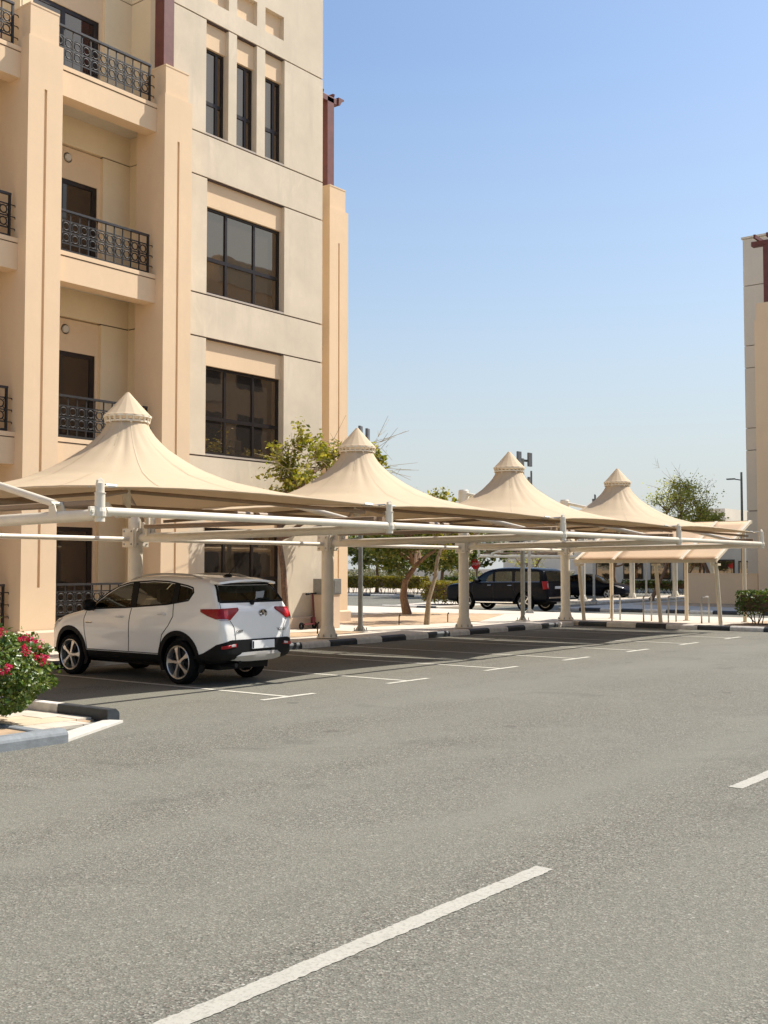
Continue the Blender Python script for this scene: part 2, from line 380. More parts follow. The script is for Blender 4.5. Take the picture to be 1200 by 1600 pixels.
# pavement behind the bays, and the one the bicycle shelter stands on
st(sheet('pavement', [(8.95, 17.65), (32.85, 17.65), (32.85, -6), (39.0, -6), (39.0, 20), (40.2, 33), (40.2, 60), (8.95, 60)], PZ, M['paver'], .2))
st(sheet('pavement', [(-30, 14.9), (7.49, 14.9), (7.49, 20.9), (-30, 20.9)], PZ, M['paver'], .2))
st(sheet('pavement', [(44.15, -6), (78, -6), (78, 27), (44.15, 24.5)], PZ-.03, M['paver_grey'], .2))
st(sheet('pavement', [(53, 27.2), (78, 27.2), (78, 30), (53, 30)], PZ, M['paver'], .2))
st(sheet('pavement', [(41.75, 29.3), (41.75, 32.4), (49, 34.4), (49, 29.3)], PZ-.03, M['paver'], .2))
st(sheet('pavement', [(58.7, 40), (58.7, 62), (110, 62), (110, 40)], PZ, M['desert'], .2))
st(sheet('sand_bed', [(26.2, 20.7), (30.8, 20.0), (36.2, 22.4), (35.4, 26.2), (28.6, 26.4), (27.2, 22.9)], PZ+.012, M['sand'], .05))
st(sheet('sand_bed', [(20.0, 19.2), (23.6, 19.0), (23.9, 20.2), (20.2, 20.6)], PZ+.012, M['sand'], .05))
st(sheet('sand_bed', [(-30, 10.2), (7.34, 10.2), (7.34, 14.9), (-30, 14.9)], .09, M['sand'], .1))
st(sheet('sand_bed', [(33.2, 8.0), (38, 8.0), (38, 12.75), (33.2, 12.75)], PZ+.012, M['sand'], .05))
st(sheet('sand_bed', [(49, 16.5), (57, 16.5), (57, 24.2), (51, 24.2)], PZ-.018, M['sand'], .05))

def kerb_mesh(name, mat, L=.985, w=.18, h=.15):
    b = MB(); b.prism([(0, -.1), (w, -.1), (w, h-.008), (w-.012, h), (.055, h), (.012, h-.035), (0, h-.06)], (0, L), lambda u, v, t: (t, u, v))
    return b.mesh(name, mat)
KM = {'w': kerb_mesh('kerb_block', M['kerb_w']), 'k': kerb_mesh('kerb_block', M['kerb_k']), 'g': kerb_mesh('kerb_block', M['kerb_g'])}
def kerb_run(p0, p1, pattern, step=1.0, flip=False):
    """blocks from p0 towards p1; the painted face looks to the right of travel (flip for left)"""
    p0, p1 = Vector(p0), Vector(p1); d = (p1-p0); n = max(1, int(d.length/step+.3)); ang = math.atan2(d.y, d.x)
    root = bpy.data.objects.new('kerb', None); COL.objects.link(root); root['kind'] = 'structure'
    root.location = (p0.x, p0.y, 0); root.rotation_euler = (0, 0, ang)
    for i in range(n):
        c = pattern[i % len(pattern)]
        o = bpy.data.objects.new('kerb_block', KM[c]); COL.objects.link(o); o.parent = root
        o.location = (i*step, rnd.uniform(-.006, .006), rnd.uniform(-.006, .004)); o.rotation_euler = (0, 0, rnd.uniform(-.004, .004))
        if flip: o.scale = (1, -1, 1)
    return root
kerb_run((9.44, 17.45), (32.9, 17.45), 'wk')
kerb_run((32.66, 17.45), (32.66, -6), 'kw', flip=False).location = (32.66, 17.40, 0)
kerb_run((44.0, 24.4), (44.0, -6), 'wk', 1.0)
kerb_run((8.94, 11.0), (8.94, 17.4), 'kwwkwkw', 1.0)
kerb_run((-24.5, 10.05), (7.5, 10.05), 'g', 1.0)
kerb_run((7.5, 10.26), (7.5, 14.9), 'g', 1.0).location = (7.5, 10.26, -.04)
kerb_run((41.6, 32.4), (41.6, 29.3), 'wwk', 1.0)
kerb_run((58.5, 61), (58.5, 41), 'wwwk', .9)
kerb_run((53, 26.98), (77, 26.98), 'w', 1.0)
kerb_run((39.0, 33), (39.0, -5), 'w', 1.0, flip=True).location = (39.0, 33, -.02)

# dropped walkway beside the flower bed: separate tiles, concrete edging
def walkway():
    root = bpy.data.objects.new('walkway', None); COL.objects.link(root); root['kind'] = 'structure'
    sheet('bedding', [(7.51, 10.6), (8.75, 11.25), (8.75, 17.3), (7.51, 17.3)], .012, M['sand'], .05, root)
    sheet('edging', [(7.52, 10.10), (8.86, 10.84), (8.76, 11.06), (7.52, 10.42)], .028, M['concrete'], .06, root)
    tm = []
    for m in (M['tile'], M['tile2']):
        b = MB(); b.box(0, .40, 0, .395, -.03, .022); tm.append(b.mesh('paving_tile', m))
    y = 10.50; r = 0
    while y < 16.9:
        x = 7.52 + (0 if r % 2 else -.2); xm = min(8.755, 7.52+(y-10.42)*1.9)
        while x < xm-.05:
            x0, x1 = max(x, 7.52), min(x+.40, xm)
            if x1-x0 > .1:
                o = bpy.data.objects.new('paving_tile', tm[rnd.random() < .4]); COL.objects.link(o); o.parent = root
                o.location = (x0, y, rnd.uniform(0, .006) + .01); o.scale = ((x1-x0-.006)/.40, 1, 1)
            x += .406
        y += .402; r += 1
walkway()

def marking(name, poly, z=.004, cuts=40):
    """painted shape with slightly ragged long edges"""
    b = MB(); (x0, y0), (x1, y1), (x2, y2), (x3, y3) = poly; n = cuts
    r2 = random.Random(hash(poly[0]) % 1000)
    vs = []
    for i in range(n+1):
        t = i/n; j = r2.uniform(-.006, .006); k = r2.uniform(-.006, .006)
        d = Vector((x3-x0, y3-y0)).normalized()
        vs += [(x0+(x1-x0)*t+d.x*j, y0+(y1-y0)*t+d.y*j, z), (x3+(x2-x3)*t+d.x*k, y3+(y2-y3)*t+d.y*k, z)]
    b.add(vs, [(2*i, 2*i+2, 2*i+3, 2*i+1) for i in range(n)])
    return st(b.build(name, M['mark'] if name == 'lane_dash' else M['bay_mark']))
for x0, x1 in ((-3.2, -.3), (2.7, 6.19), (9.40, 12.7)):
    marking('lane_dash', [(x0, 3.48), (x1, 3.48), (x1, 3.605), (x0, 3.605)], cuts=120)
T0 = [12.07 + 2.89*k for k in range(-1, 7)]
for k, x in enumerate(T0):
    if k: marking('bay_bar', [(x-.56, 11.05), (x+.56, 11.05), (x+.56, 11.15), (x-.56, 11.15)], .0055, 24)
    if k: marking('bay_line', [(x-.05, 11.152), (x-.05, 17.4), (x+.05, 17.4), (x+.05, 11.152)], .005, 60)

# ------------------------------------------------------------------ left apartment building
BF = 21.65             # cream front plane
FL = 4.27              # storey height
SL = [.55, 4.78, 9.04, 13.31]      # sill lines
HD = [3.62, 7.90, 12.16, 16.43]    # window-recess heads
bld = thing('apartment_building', 'four storey cream stucco apartment block with dark balconies beside the parking canopies', 'building', (22, 24, PZ))
def bpart(name, mb, mat, bevel=0, parent=None, smooth=False):
    o = mb.build(name, mat, bld if parent is None else parent, bevel=bevel, smooth=smooth)
    if parent is None: o.matrix_parent_inverse = Matrix.Translation(Vector((22, 24, PZ))).inverted()
    return o
def bbox(name, d, mat, bevel=0):
    b = MB(); b.box(*d); return bpart(name, b, mat, bevel)
CX0, CX1 = 18.6, 24.93
G = .02
# core behind the front
bbox('core_wall', (-20, CX1-.012, 23.0, 36, 0, 20.6), M['inner'])
bbox('wall_panel', (-20, -5.16, 21.6, 23, 0, 20.6), M['cream'])
# joints show as dark recessed gaps: backing strip behind the panel bands
edges = [0, SL[0], HD[0], SL[1], HD[1], SL[2], HD[2], SL[3], HD[3], 20.9]
slots = {1: [(20.29, 23.28)], 3: [(20.29, 23.28)], 5: [(20.29, 23.28)], 7: [(20.22, 21.04), (21.35, 22.13), (22.46, 23.26)], 8: [(20.22, 21.04), (21.35, 22.13), (22.46, 23.22)]}
for i in range(len(edges)-1):
    z0, z1 = edges[i] + (G if i else 0), edges[i+1] - (G if i < 8 else 0)
    sl_ = slots.get(i)
    if i == 8:      # blind square niches high up
        za, zb = 16.97, 17.66; x = CX0
        bbox('wall_panel', (CX0, CX1, BF, BF+.34, z0, za), M['cream']); bbox('wall_panel', (CX0, CX1, BF, BF+.34, zb, z1), M['cream'])
        for a, b in sl_ + [(CX1, None)]:
            bbox('wall_panel', (x, a, BF, BF+.34, za, zb), M['cream'])
            if b: bbox('niche_back', (a, b, BF+.15, BF+.34, za, zb), M['peach']); x = b
    elif sl_:
        x = CX0
        for a, b in sl_ + [(CX1, None)]:
            bbox('wall_panel', (x, a, BF, BF+.34, z0, z1), M['cream']); x = b if b else x
    else: bbox('wall_panel', (CX0, CX1, BF, BF+.34, z0, z1), M['cream'])
bbox('side_wall', (CX1-.36, CX1, BF+.341, 30, 0, 20.9), M['cream'])
# recess backs, panels and windows
def window(x0, x1, z0, z1, y, cols, rail):
    """bronze window: frame with mullions, one pane per light"""
    fw = .07; f = MB()
    f.box(x0, x1, y, y+.09, z0, z0+fw); f.box(x0, x1, y, y+.09, z1-fw, z1)
    f.box(x0, x0+fw, y, y+.09, z0+fw, z1-fw); f.box(x1-fw, x1, y, y+.09, z0+fw, z1-fw)
    xs = [x0+fw/2] + [x0+(x1-x0)*c for c in cols] + [x1-fw/2]
    for x in xs[1:-1]: f.box(x-.04, x+.04, y+.003, y+.088, z0+fw, z1-fw)
    zr = z0+(z1-z0)*rail
    for a, b in zip(xs[:-1], xs[1:]): f.box(a+.036, b-.036, y+.005, y+.086, zr-.05, zr+.05)
    fo = bpart('window', f, M['bronze'])
    for a, b in zip(xs[:-1], xs[1:]):
        for lo, hi in ((z0+fw, zr-.05), (zr+.05, z1-fw)):
            p = MB(); yy = y + .035 + rnd.uniform(-.004, .004)
            p.box(a+.034, b-.034, yy, yy+.012, lo-.004, hi+.004)
            o = p.build('pane', M['winglass'], fo)
            # glazing never sits perfectly flat
            o.rotation_euler = (0, 0, 0)
    return fo
for i in range(4):
    z0, z1 = SL[i]+G, HD[i]-G
    sls = slots[2*i+1] if i < 3 else slots[7]
    for a, b in sls:
        hp = .68 if i < 3 else .66
        wtop = z1-hp
        bbox('recess_panel', (a, b, BF+.125, BF+.339, wtop, z1), M['peach'])
        bbox('sill', (a, b, BF+.004, BF+.33, z0, z0+.045), M['sill'])
        if i < 3: window(a, b, z0+.06, wtop, BF+.20, (.30, .66), .41)
        else: window(a, b, z0+.06, wtop, BF+.20, (.68,), .38)
for z in edges[2:-1]: bbox('wall_joint', (CX0, CX1-.03, BF+.04, BF+.16, z-.0195, z+.0195), M['joint'])
bbox('wall_band', (CX0, CX1-.03, BF+.002, BF+.16, SL[0]-.0195, SL[0]+.0195), M['cream'])
# plinth along the cream part
def plinth(x0, x1, y0, y1, zt=.50):
    b = MB(); b.box(x0, x1, y0, y1, .02, zt-.05)
    b.add([(x0, y0, zt-.05), (x1, y0, zt-.05), (x1, y0+.07, zt), (x0, y0+.07, zt), (x0, y1, zt-.05), (x1, y1, zt-.05)],
          [(0, 1, 2, 3), (0, 3, 4), (1, 5, 2), (3, 2, 5, 4)])
    bpart('plinth', b, M['plinth'])
plinth(19.4, CX1+.06, BF-.09, BF, .48)
# pillars with a recessed groove and a stepped cap
def pillar(x0, x1, y0, y1, top=14.36, step=13.6, base_z=.5, red=True):
    b = MB(); g0, g1 = (x0+x1)/2-.035, (x0+x1)/2+.035
    d = .05
    b.box(x0, x1, y0+d, y1, 0, step)                                # body behind the groove
    b.box(x0, g0, y0, y0+d, 0, step); b.box(g1, x1, y0, y0+d, 0, step)
    b.box(g0, g1, y0, y0+d, 12.49, step); b.box(g0, g1, y0, y0+d, 0, 1.43)
    bpart('pillar', b, M['peach'])
    b = MB(); b.box(x0+.06, x1-.09, y0+.05, y1, step, top-.04); b.box(x0+.05, x1-.08, y0+.04, y1, top-.04, top)
    bpart('pillar_cap', b, M['peach'])
    plinth(x0-.08, x1+.05, y0-.10, y0, base_z); b = MB(); b.box(x0-.08, x0, y0, y1, .02, base_z-.05); bpart('plinth', b, M['plinth'])
    if red:
        b = MB(); cx_ = (x0+x1)/2-.10; b.box(cx_-.17, cx_+.17, y0+.28, y0+.62, top, 17.42); bpart('roof_post', b, M['redwood'], .01)
for x in (-5.15, -1.25, 2.65, 6.55, 10.45, 14.35, 18.25):
    pillar(x, x+.90, 21.0, 23.0 if x < 18 else 22.05, red=x > 18)
# balcony bays between pillars
def railing(x0, x1, y, z0, z1):
    r = MB(); r.box(x0, x1, y-.035, y+.035, z1-.05, z1)
    root = bpart('railing', r, M['railtop'])
    f = MB(); f.box(x0, x0+.05, y-.022, y+.022, z0, z1-.05); f.box(x1-.05, x1, y-.022, y+.022, z0, z1-.05)
    f.box(x0+.05, x1-.05, y-.022, y+.022, z0, z0+.05)
    f.build('frame', M['iron'], root)
    n = max(1, round((x1-x0-.1)/.262)); w = (x1-x0-.1)/n
    za, zb, zc = z0+.20, z0+.20+.262*1.0, z0+.20+.262*2
    bars = MB()
    for zz in (za, zb, zc): bars.box(x0+.05, x1-.05, y-.009, y+.009, zz-.014, zz+.014)
    for i in range(n+1):
        if 0 < i < n: bars.box(x0+.05+i*w-.012, x0+.05+i*w+.012, y-.012, y+.012, z0 - (.06 if i % 3 == 2 else 0), z1-.05)
    for zz in (za, zb, zc):
        bars.tube([(x1, y, zz), (x1+.11, y, zz), (x1+.125, y, zz-.04)], .012, 6); bars.tube([(x0, y, zz), (x0-.12, y, zz)], .012, 6)
    st_(bars.build('bars', M['iron'], root))
    if not RING:
        g = MB(); pr = [(.086+.016*math.cos(t), .016*math.sin(t)) for t in [k*math.pi/3 for k in range(6)]]
        g.lathe(pr, 18, axis='y', closed=True)
        for k in range(4):
            t = math.pi/4+k*math.pi/2; c, s = math.cos(t), math.sin(t)
            g.tube([(c*.093, 0, s*.093), (c*.172, 0, s*.172)], .011, 5)
        RING.append(g.mesh('ring', M['iron'], True))
    for i in range(n):
        for zz in ((za+zb)/2, (zb+zc)/2):
            o = bpy.data.objects.new('ring', RING[0]); COL.objects.link(o); o.parent = root
            o.location = (x0+.05+(i+.5)*w, y, zz)
RING = []
FZ = [.40, 4.70, 8.97, 13.26]      # top of the fascia at each level
for bx0, bx1 in ((11.35, 14.35), (15.25, 18.25), (7.45, 10.45), (3.55, 6.55), (-.35, 2.65), (-4.25, -1.25)):
    near = bx0 > 11
    for k, z in enumerate(FZ):
        zb = z-.59
        if k: bbox('balcony_beam', (bx0, bx1, 21.30, 21.70, zb, z-.012), M['peach'])
        else: bbox('balcony_beam', (bx0, bx1, 21.30, 21.70, .0, z-.012), M['plinth'])
        bbox('balcony_joint', (bx0, bx1, 21.315, 21.69, z-.012, z+.012), M['joint'])
        bbox('balcony_curb', (bx0, bx1, 21.285, 21.69, z+.012, z+.11), M['peach'])
        bbox('balcony_floor', (bx0-.395, bx1+.395, 21.705, 22.80, z-.30, z-.02), M['ceil'])
        if near: railing(bx0+.01, bx1-.12, 21.42, z+.135 if k else z+.2, z+1.11)
    # inner walls
    bk = 22.80; xr = bx1+.40
    for k, z in enumerate(FZ + [17.55]):
        if k == len(FZ): break
        zt = FZ[k+1]-.30 if k < 3 else 16.9
        za, zj = z-.02, min(z+3.27, zt)
        d0, d1 = bx0+.42, bx1-.45                 # door recess
        bbox('back_wall', (d1, bx1+.44, bk, bk+.19, za, zj-.015), M['inner']); bbox('back_wall', (bx0-.4, bx1+.44, bk, bk+.19, zj+.015, zt), M['inner'])
        bbox('back_wall', (bx0-.4, d0, bk, bk+.19, za, zj-.015), M['inner'])
        bbox('wall_joint', (d1, bx1+.42, bk+.03, bk+.18, zj-.015, zj+.015), M['joint'])
        bbox('return_wall', (xr, xr+.06, 21.96, bk-.002, za, zj-.015), M['inner']); bbox('return_wall', (xr, xr+.06, 21.96, bk-.002, zj+.015, zt), M['inner'])
        bbox('wall_joint', (xr+.03, xr+.055, 21.97, bk-.003, zj-.014, zj+.014), M['joint'])
        bbox('return_wall', (bx0-.46, bx0-.40, 21.96, bk-.002, za, zt), M['inner'])
        dz = z+2.46
        bbox('door_panel', (d0, d1, bk+.10, bk+.188, dz, zj-.012), M['peach'])
        f = MB(); y = bk+.13; fw = .09
        f.box(d0, d1-.10, y, y+.05, dz-.11, dz); f.box(d0, d0+fw, y, y+.05, za, dz-.11); f.box(d1-.10-fw*1.6, d1-.10, y, y+.05, za, dz-.11)
        xm = d0+(d1-d0)*.45; f.box(xm-.06, xm+.06, y+.002, y+.048, za, dz-.11)
        fo = bpart('balcony_door', f, M['bronze'])
        p = MB(); p.box(d0+fw-.01, xm-.05, y+.02, y+.032, za, dz-.10); p.build('pane', M['doorglass'] if k < 3 else M['winglass'], fo)
        p = MB(); p.box(xm+.05, d1-.1-fw*1.6+.01, y+.025, y+.037, za, dz-.10); p.build('pane', M['doorglass'] if k < 3 else M['winglass'], fo)
        bbox('door_jamb', (d1-.10, d1, bk+.10, bk+.187, za, dz), M['peach'])
        if near and k < 3:
            q = MB(); q.lathe([(0, -.05), (.085, -.045), (.10, 0), (.125, 0), (.125, .012)], 20, (d0+1.13, bk+.10, z+3.0), 'y')
            bpart('wall_light', q, M['white_wall'], smooth=True)
# far balcony stack, set back beyond the cream part
pillar(27.42, 28.36, 23.5, 25.0)
for z in FZ[1:]:
    bbox('balcony_beam', (24.95, 27.42, 23.8, 24.2, z-.59, z-.012), M['peach']); bbox('balcony_joint', (24.95, 27.42, 23.815, 24.19, z-.012, z+.012), M['joint'])
    bbox('balcony_curb', (24.95, 27.42, 23.785, 24.19, z+.012, z+.11), M['peach'])
    railing(24.96, 27.30, 23.93, z+.135, z+1.11)
bbox('core_wall', (24.94, 28.2, 25.0, 36, 0, 14.0), M['inner'])
# timber pergola over the far roof terrace
b = MB(); b.box(24.95, 28.15, 23.78, 23.98, 17.25, 17.45); bpart('pergola_beam', b, M['redwood'], .01)
for k in range(6):
    b = MB(); x = 25.2+k*.55
    b.prism([(23.82, 17.6), (23.86, 17.455), (24.0, 17.452), (25.6, 17.452), (25.6, 17.6)], (x, x+.09), lambda u, v, w: (w, u, v)); bpart('pergola_rafter', b, M['redwood'])
b = MB(); b.prism([(28.15, 17.27), (28.22, 17.27), (28.30, 17.40), (28.42, 17.46), (28.42, 17.52), (28.15, 17.52)], (23.74, 24.02), lambda u, v, w: (u, w, v)); bpart('pergola_beam', b, M['redwood'])

# ------------------------------------------------------------------ right building and its garden wall
rb = thing('apartment_building', 'grey and tan apartment block at the right edge with red timber roof post', 'building', (60, 8, PZ))
def rpart(name, d, mat, bevel=0):
    b = MB(); b.box(*d); o = b.build(name, mat, rb, bevel=bevel); o.matrix_parent_inverse = Matrix.Translation(Vector((60, 8, PZ))).inverted(); return o
ls = [0, .6, 3.7, 4.78, 7.90, 9.04, 12.16, 13.31, 16.43, 18.9]
rpart('core_wall', (57.2, 80, -8, 20.6, 0, 18.7), M['joint'])
for z0, z1 in zip(ls[:-1], ls[1:]): rpart('wall_panel', (57.0, 57.16, 14, 20.65, z0+.02, z1-.02), M['greywall'])
rpart('side_wall', (57.18, 80, 20.605, 20.66, 0, 18.9), M['greywall'])
rpart('coping', (56.94, 80, 14, 20.72, 18.9, 19.0), M['greywall'])
rpart('pillar', (52.55, 57.0, 17.72, 18.55, 0, 13.6), M['tanwall']); rpart('pillar', (52.55, 57.0, 16.6, 17.66, 0, 13.6), M['tanwall']); rpart('pillar_groove', (52.62, 57.0, 17.66, 17.72, 1.4, 12.4), M['joint'])
rpart('pillar', (52.551, 57.0, 17.661, 17.719, 12.4, 13.6), M['tanwall']); rpart('pillar', (52.551, 57.0, 17.661, 17.719, 0, 1.4), M['tanwall'])
rpart('pillar_cap', (52.6, 57, 16.7, 18.47, 13.6, 14.4), M['tanwall'])
rpart('roof_post', (52.75, 53.05, 17.85, 18.15, 14.4, 17.2), M['redwood'], .01)
rpart('pergola_beam', (52.72, 53.08, 13, 18.7, 17.2, 17.42), M['redwood'], .01)
for k in range(5): rpart('pergola_rafter', (52.2, 56, 18.3-k*.6, 18.4-k*.6, 17.42, 17.6), M['redwood'])
rpart('balcony_wall', (53.2, 57, 8, 16.6, 0, 13.3), M['tanwall'])
gw = tag(box1('garden_wall', (54.0, 54.25, 19.1, 22.75, .02, 1.55), M['tanwall']), 'low tan rendered wall between the bicycle shelter and right hand building', 'wall')
box1('coping', (53.97, 54.28, 19.08, 22.79, 1.55, 1.61), M['tanwall'], gw)

# building across the road (seen only as a reflection in the windows)
ob = thing('apartment_building', 'tan apartment block across the road mirrored in the lower windows', 'building', (52, -15, 0))
def opart(name, d, mat):
    b = MB(); b.box(*d); o = b.build(name, mat, ob); o.matrix_parent_inverse = Matrix.Translation(Vector((52, -15, 0))).inverted(); return o
opart('wall', (36, 68, -24, -9.6, 0, 20.6), M['peach']); opart('parapet', (40, 47, -20, -9.4, 20.6, 22.6), M['cream']); opart('parapet', (51, 57, -20, -9.4, 20.6, 22.4), M['cream'])
for k in range(4):
    for j in range(8): opart('window', (37.2+j*3.9, 39.6+j*3.9, -9.6, -9.54, 1.0+k*4.27, 3.5+k*4.27), M['bronze'])
for k in (1, 2, 3): opart('balcony_beam', (46.5, 50.6, -9.6, -8.5, k*4.27-.3, k*4.27+.7), M['cream'])

# ------------------------------------------------------------------ shade canopies over the bays
AX = [9.07 + 6.03*i for i in range(5)]
BC, BT, BB = 18.15, 11.6, 17.72      # column line, front tips, back corners
def shade_column(name='shade_column'):
    t = thing(name, '', 'canopy column')
    b = MB(); b.tube([(0, 0, .17), (0, 0, 4.08)], .15, 24); b.lathe([(.15, 4.08), (.13, 4.12), (0, 4.125)], 24)
    s_ = b.build('shaft', M['steel'], t, smooth=True)
    b = MB(); b.lathe([(.27, .148), (.27, .17), (.235, .175), (.165, .42), (.151, .43)], 24); b.build('base_flange', M['steel'], t, smooth=True)
    b = MB()
    for k in range(8):
        a = k*math.pi/4+.3; b.lathe([(.022, 0), (.022, .05), (.012, .05), (.012, .08), (0, .08)], 6, (.24*math.cos(a), .24*math.sin(a), .165))
    st_(b.build('anchor_bolts', M['galv'], t))
    L = BC-BT
    b = MB(); b.tube([(0, -.12, 2.47), (0, -1.5, 2.48), (0, -L+.05, 2.53)], [.095, .09, .075], 16); b.build('cantilever_arm', M['steel'], t, smooth=True)
    b = MB(); b.tube([(0, -.10, 4.0), (0, -5.62, 2.70)], .052, 12)
    so_ = b.build('tie_strut', M['steel'], t, smooth=True)
    b = MB()
    b.prism([(-5.77, 2.52), (-5.58, 2.52), (-5.59, 2.69), (-5.65, 2.725), (-5.71, 2.68)], (-.075, -.06), lambda u, v, w: (w, u, v)); b.prism([(-5.77, 2.52), (-5.58, 2.52), (-5.59, 2.69), (-5.65, 2.725), (-5.71, 2.68)], (.06, .075), lambda u, v, w: (w, u, v))
    b.tube([(-.09, -5.65, 2.7), (.09, -5.65, 2.7)], .028, 8); b.build('strut_lug', M['steel'], so_)
    b = MB(); b.box(-.20, -.17, -.17, .17, 2.28, 2.66); b.box(.17, .20, -.17, .17, 2.28, 2.66); b.box(-.17, .17, -.20, -.17, 2.28, 2.66)
    b.prism([(-.16, 2.52), (-.62, 2.52), (-.16, 2.85)], (-.008, .008), lambda u, v, w: (w, u, v))
    br = b.build('bracket', M['steel'], t, bevel=.004)
    b = MB()
    for z in (2.34, 2.60):
        for x in (-.12, .12): b.tube([(x, -.20, z), (x, -.22, z)], .02, 6)
        for y in (-.11, .11): b.tube([(-.20, y, z), (-.22, y, z)], .02, 6)
    st_(b.build('bolts', M['galv'], br))
    # upright at the tip that the membrane is tied to
    b = MB(); y = -L
    b.tube([(0, y, 2.44), (0, y, 2.80)], .066, 14); b.tube([(0, y, 2.80), (0, y, 2.81)], .075, 14); b.tube([(0, y, 2.81), (0, y, 2.93)], .056, 14)
    p = b.build('tip_post', M['steel'], t, smooth=True)
    b = MB(); b.lathe([(0, -.085), (.05, -.07), (.082, -.02), (.085, .04), (.07, .09)], 14, (0, y, 2.53)); b.box(-.17, -.05, y-.022, y+.022, 2.51, 2.63); b.box(.05, .17, y-.022, y+.022, 2.51, 2.63)
    b.tube([(.13, y-.04, 2.57), (.13, y+.04, 2.57)], .026, 8); b.tube([(-.13, y-.04, 2.57), (-.13, y+.04, 2.57)], .026, 8)
    b.prism([(-.06, 2.9), (.06, 2.9), (.05, 2.97), (0, 3.0), (-.05, 2.97)], (y-.02, y+.02), lambda u, v, w: (u, w, v)); b.build('gusset', M['steel'], p, bevel=.006)
    return t
GP = np.array([[0, 1], [.02, .865], [.05, .765], [.10, .635], [.185, .49], [.26, .385], [.40, .245], [.61, .135], [.8, .06], [1, 0]])
def membrane(c, zc=2.90, zr=4.30, hx=2.93, hy=3.02, r0=.315, mat='fabric', scal=.34, rise=.10):
    """cone-shaped tensile roof on a square plan with scalloped edges"""
    nT, nR = 96, 26; b = MB(); vs = []
    def edge(t):
        # square outline, side parameter u in [-1,1] pulled inward and up at mid-side
        k = int(((t+math.pi/4) % (2*math.pi))//(math.pi/2)); a = (t+math.pi/4) % (math.pi/2)-math.pi/4
        u = math.tan(a); q = 1-u*u
        loc = (1-scal/3.0*q, u*(1-.0*q))
        ca, sa = math.cos(k*math.pi/2), math.sin(k*math.pi/2)
        x, y = loc[0]*ca-loc[1]*sa, loc[0]*sa+loc[1]*ca
        return x*hx, y*hy, zc+rise*q
    for i in range(nR+1):
        s = (i/nR)**1.25
        for j in range(nT):
            t = 2*math.pi*j/nT; ex, ey, ez = edge(t); Rr = math.hypot(ex, ey); an = math.atan2(ey, ex)
            r = r0+(Rr-r0)*s
            s_eq = min(1, (r-r0)/3.75); se = s_eq*(1-s)+s*s       # axisymmetric near the ring
            g = float(np.interp(se, GP[:, 0], GP[:, 1]))
            wr_ = .010*math.sin(22*t+.6*math.sin(3*t))*max(0, 1-s*2.2)*min(1, s*14)+.004*math.sin(34*t)*max(0, s*3-2)*.5
            vs.append((c[0]+r*math.cos(an), c[1]+r*math.sin(an), ez+(zr-ez)*g+wr_))
    fs = [(i*nT+j, i*nT+(j+1) % nT, (i+1)*nT+(j+1) % nT, (i+1)*nT+j) for i in range(nR) for j in range(nT)]
    b.add(vs, fs); return b, vs, nT, nR
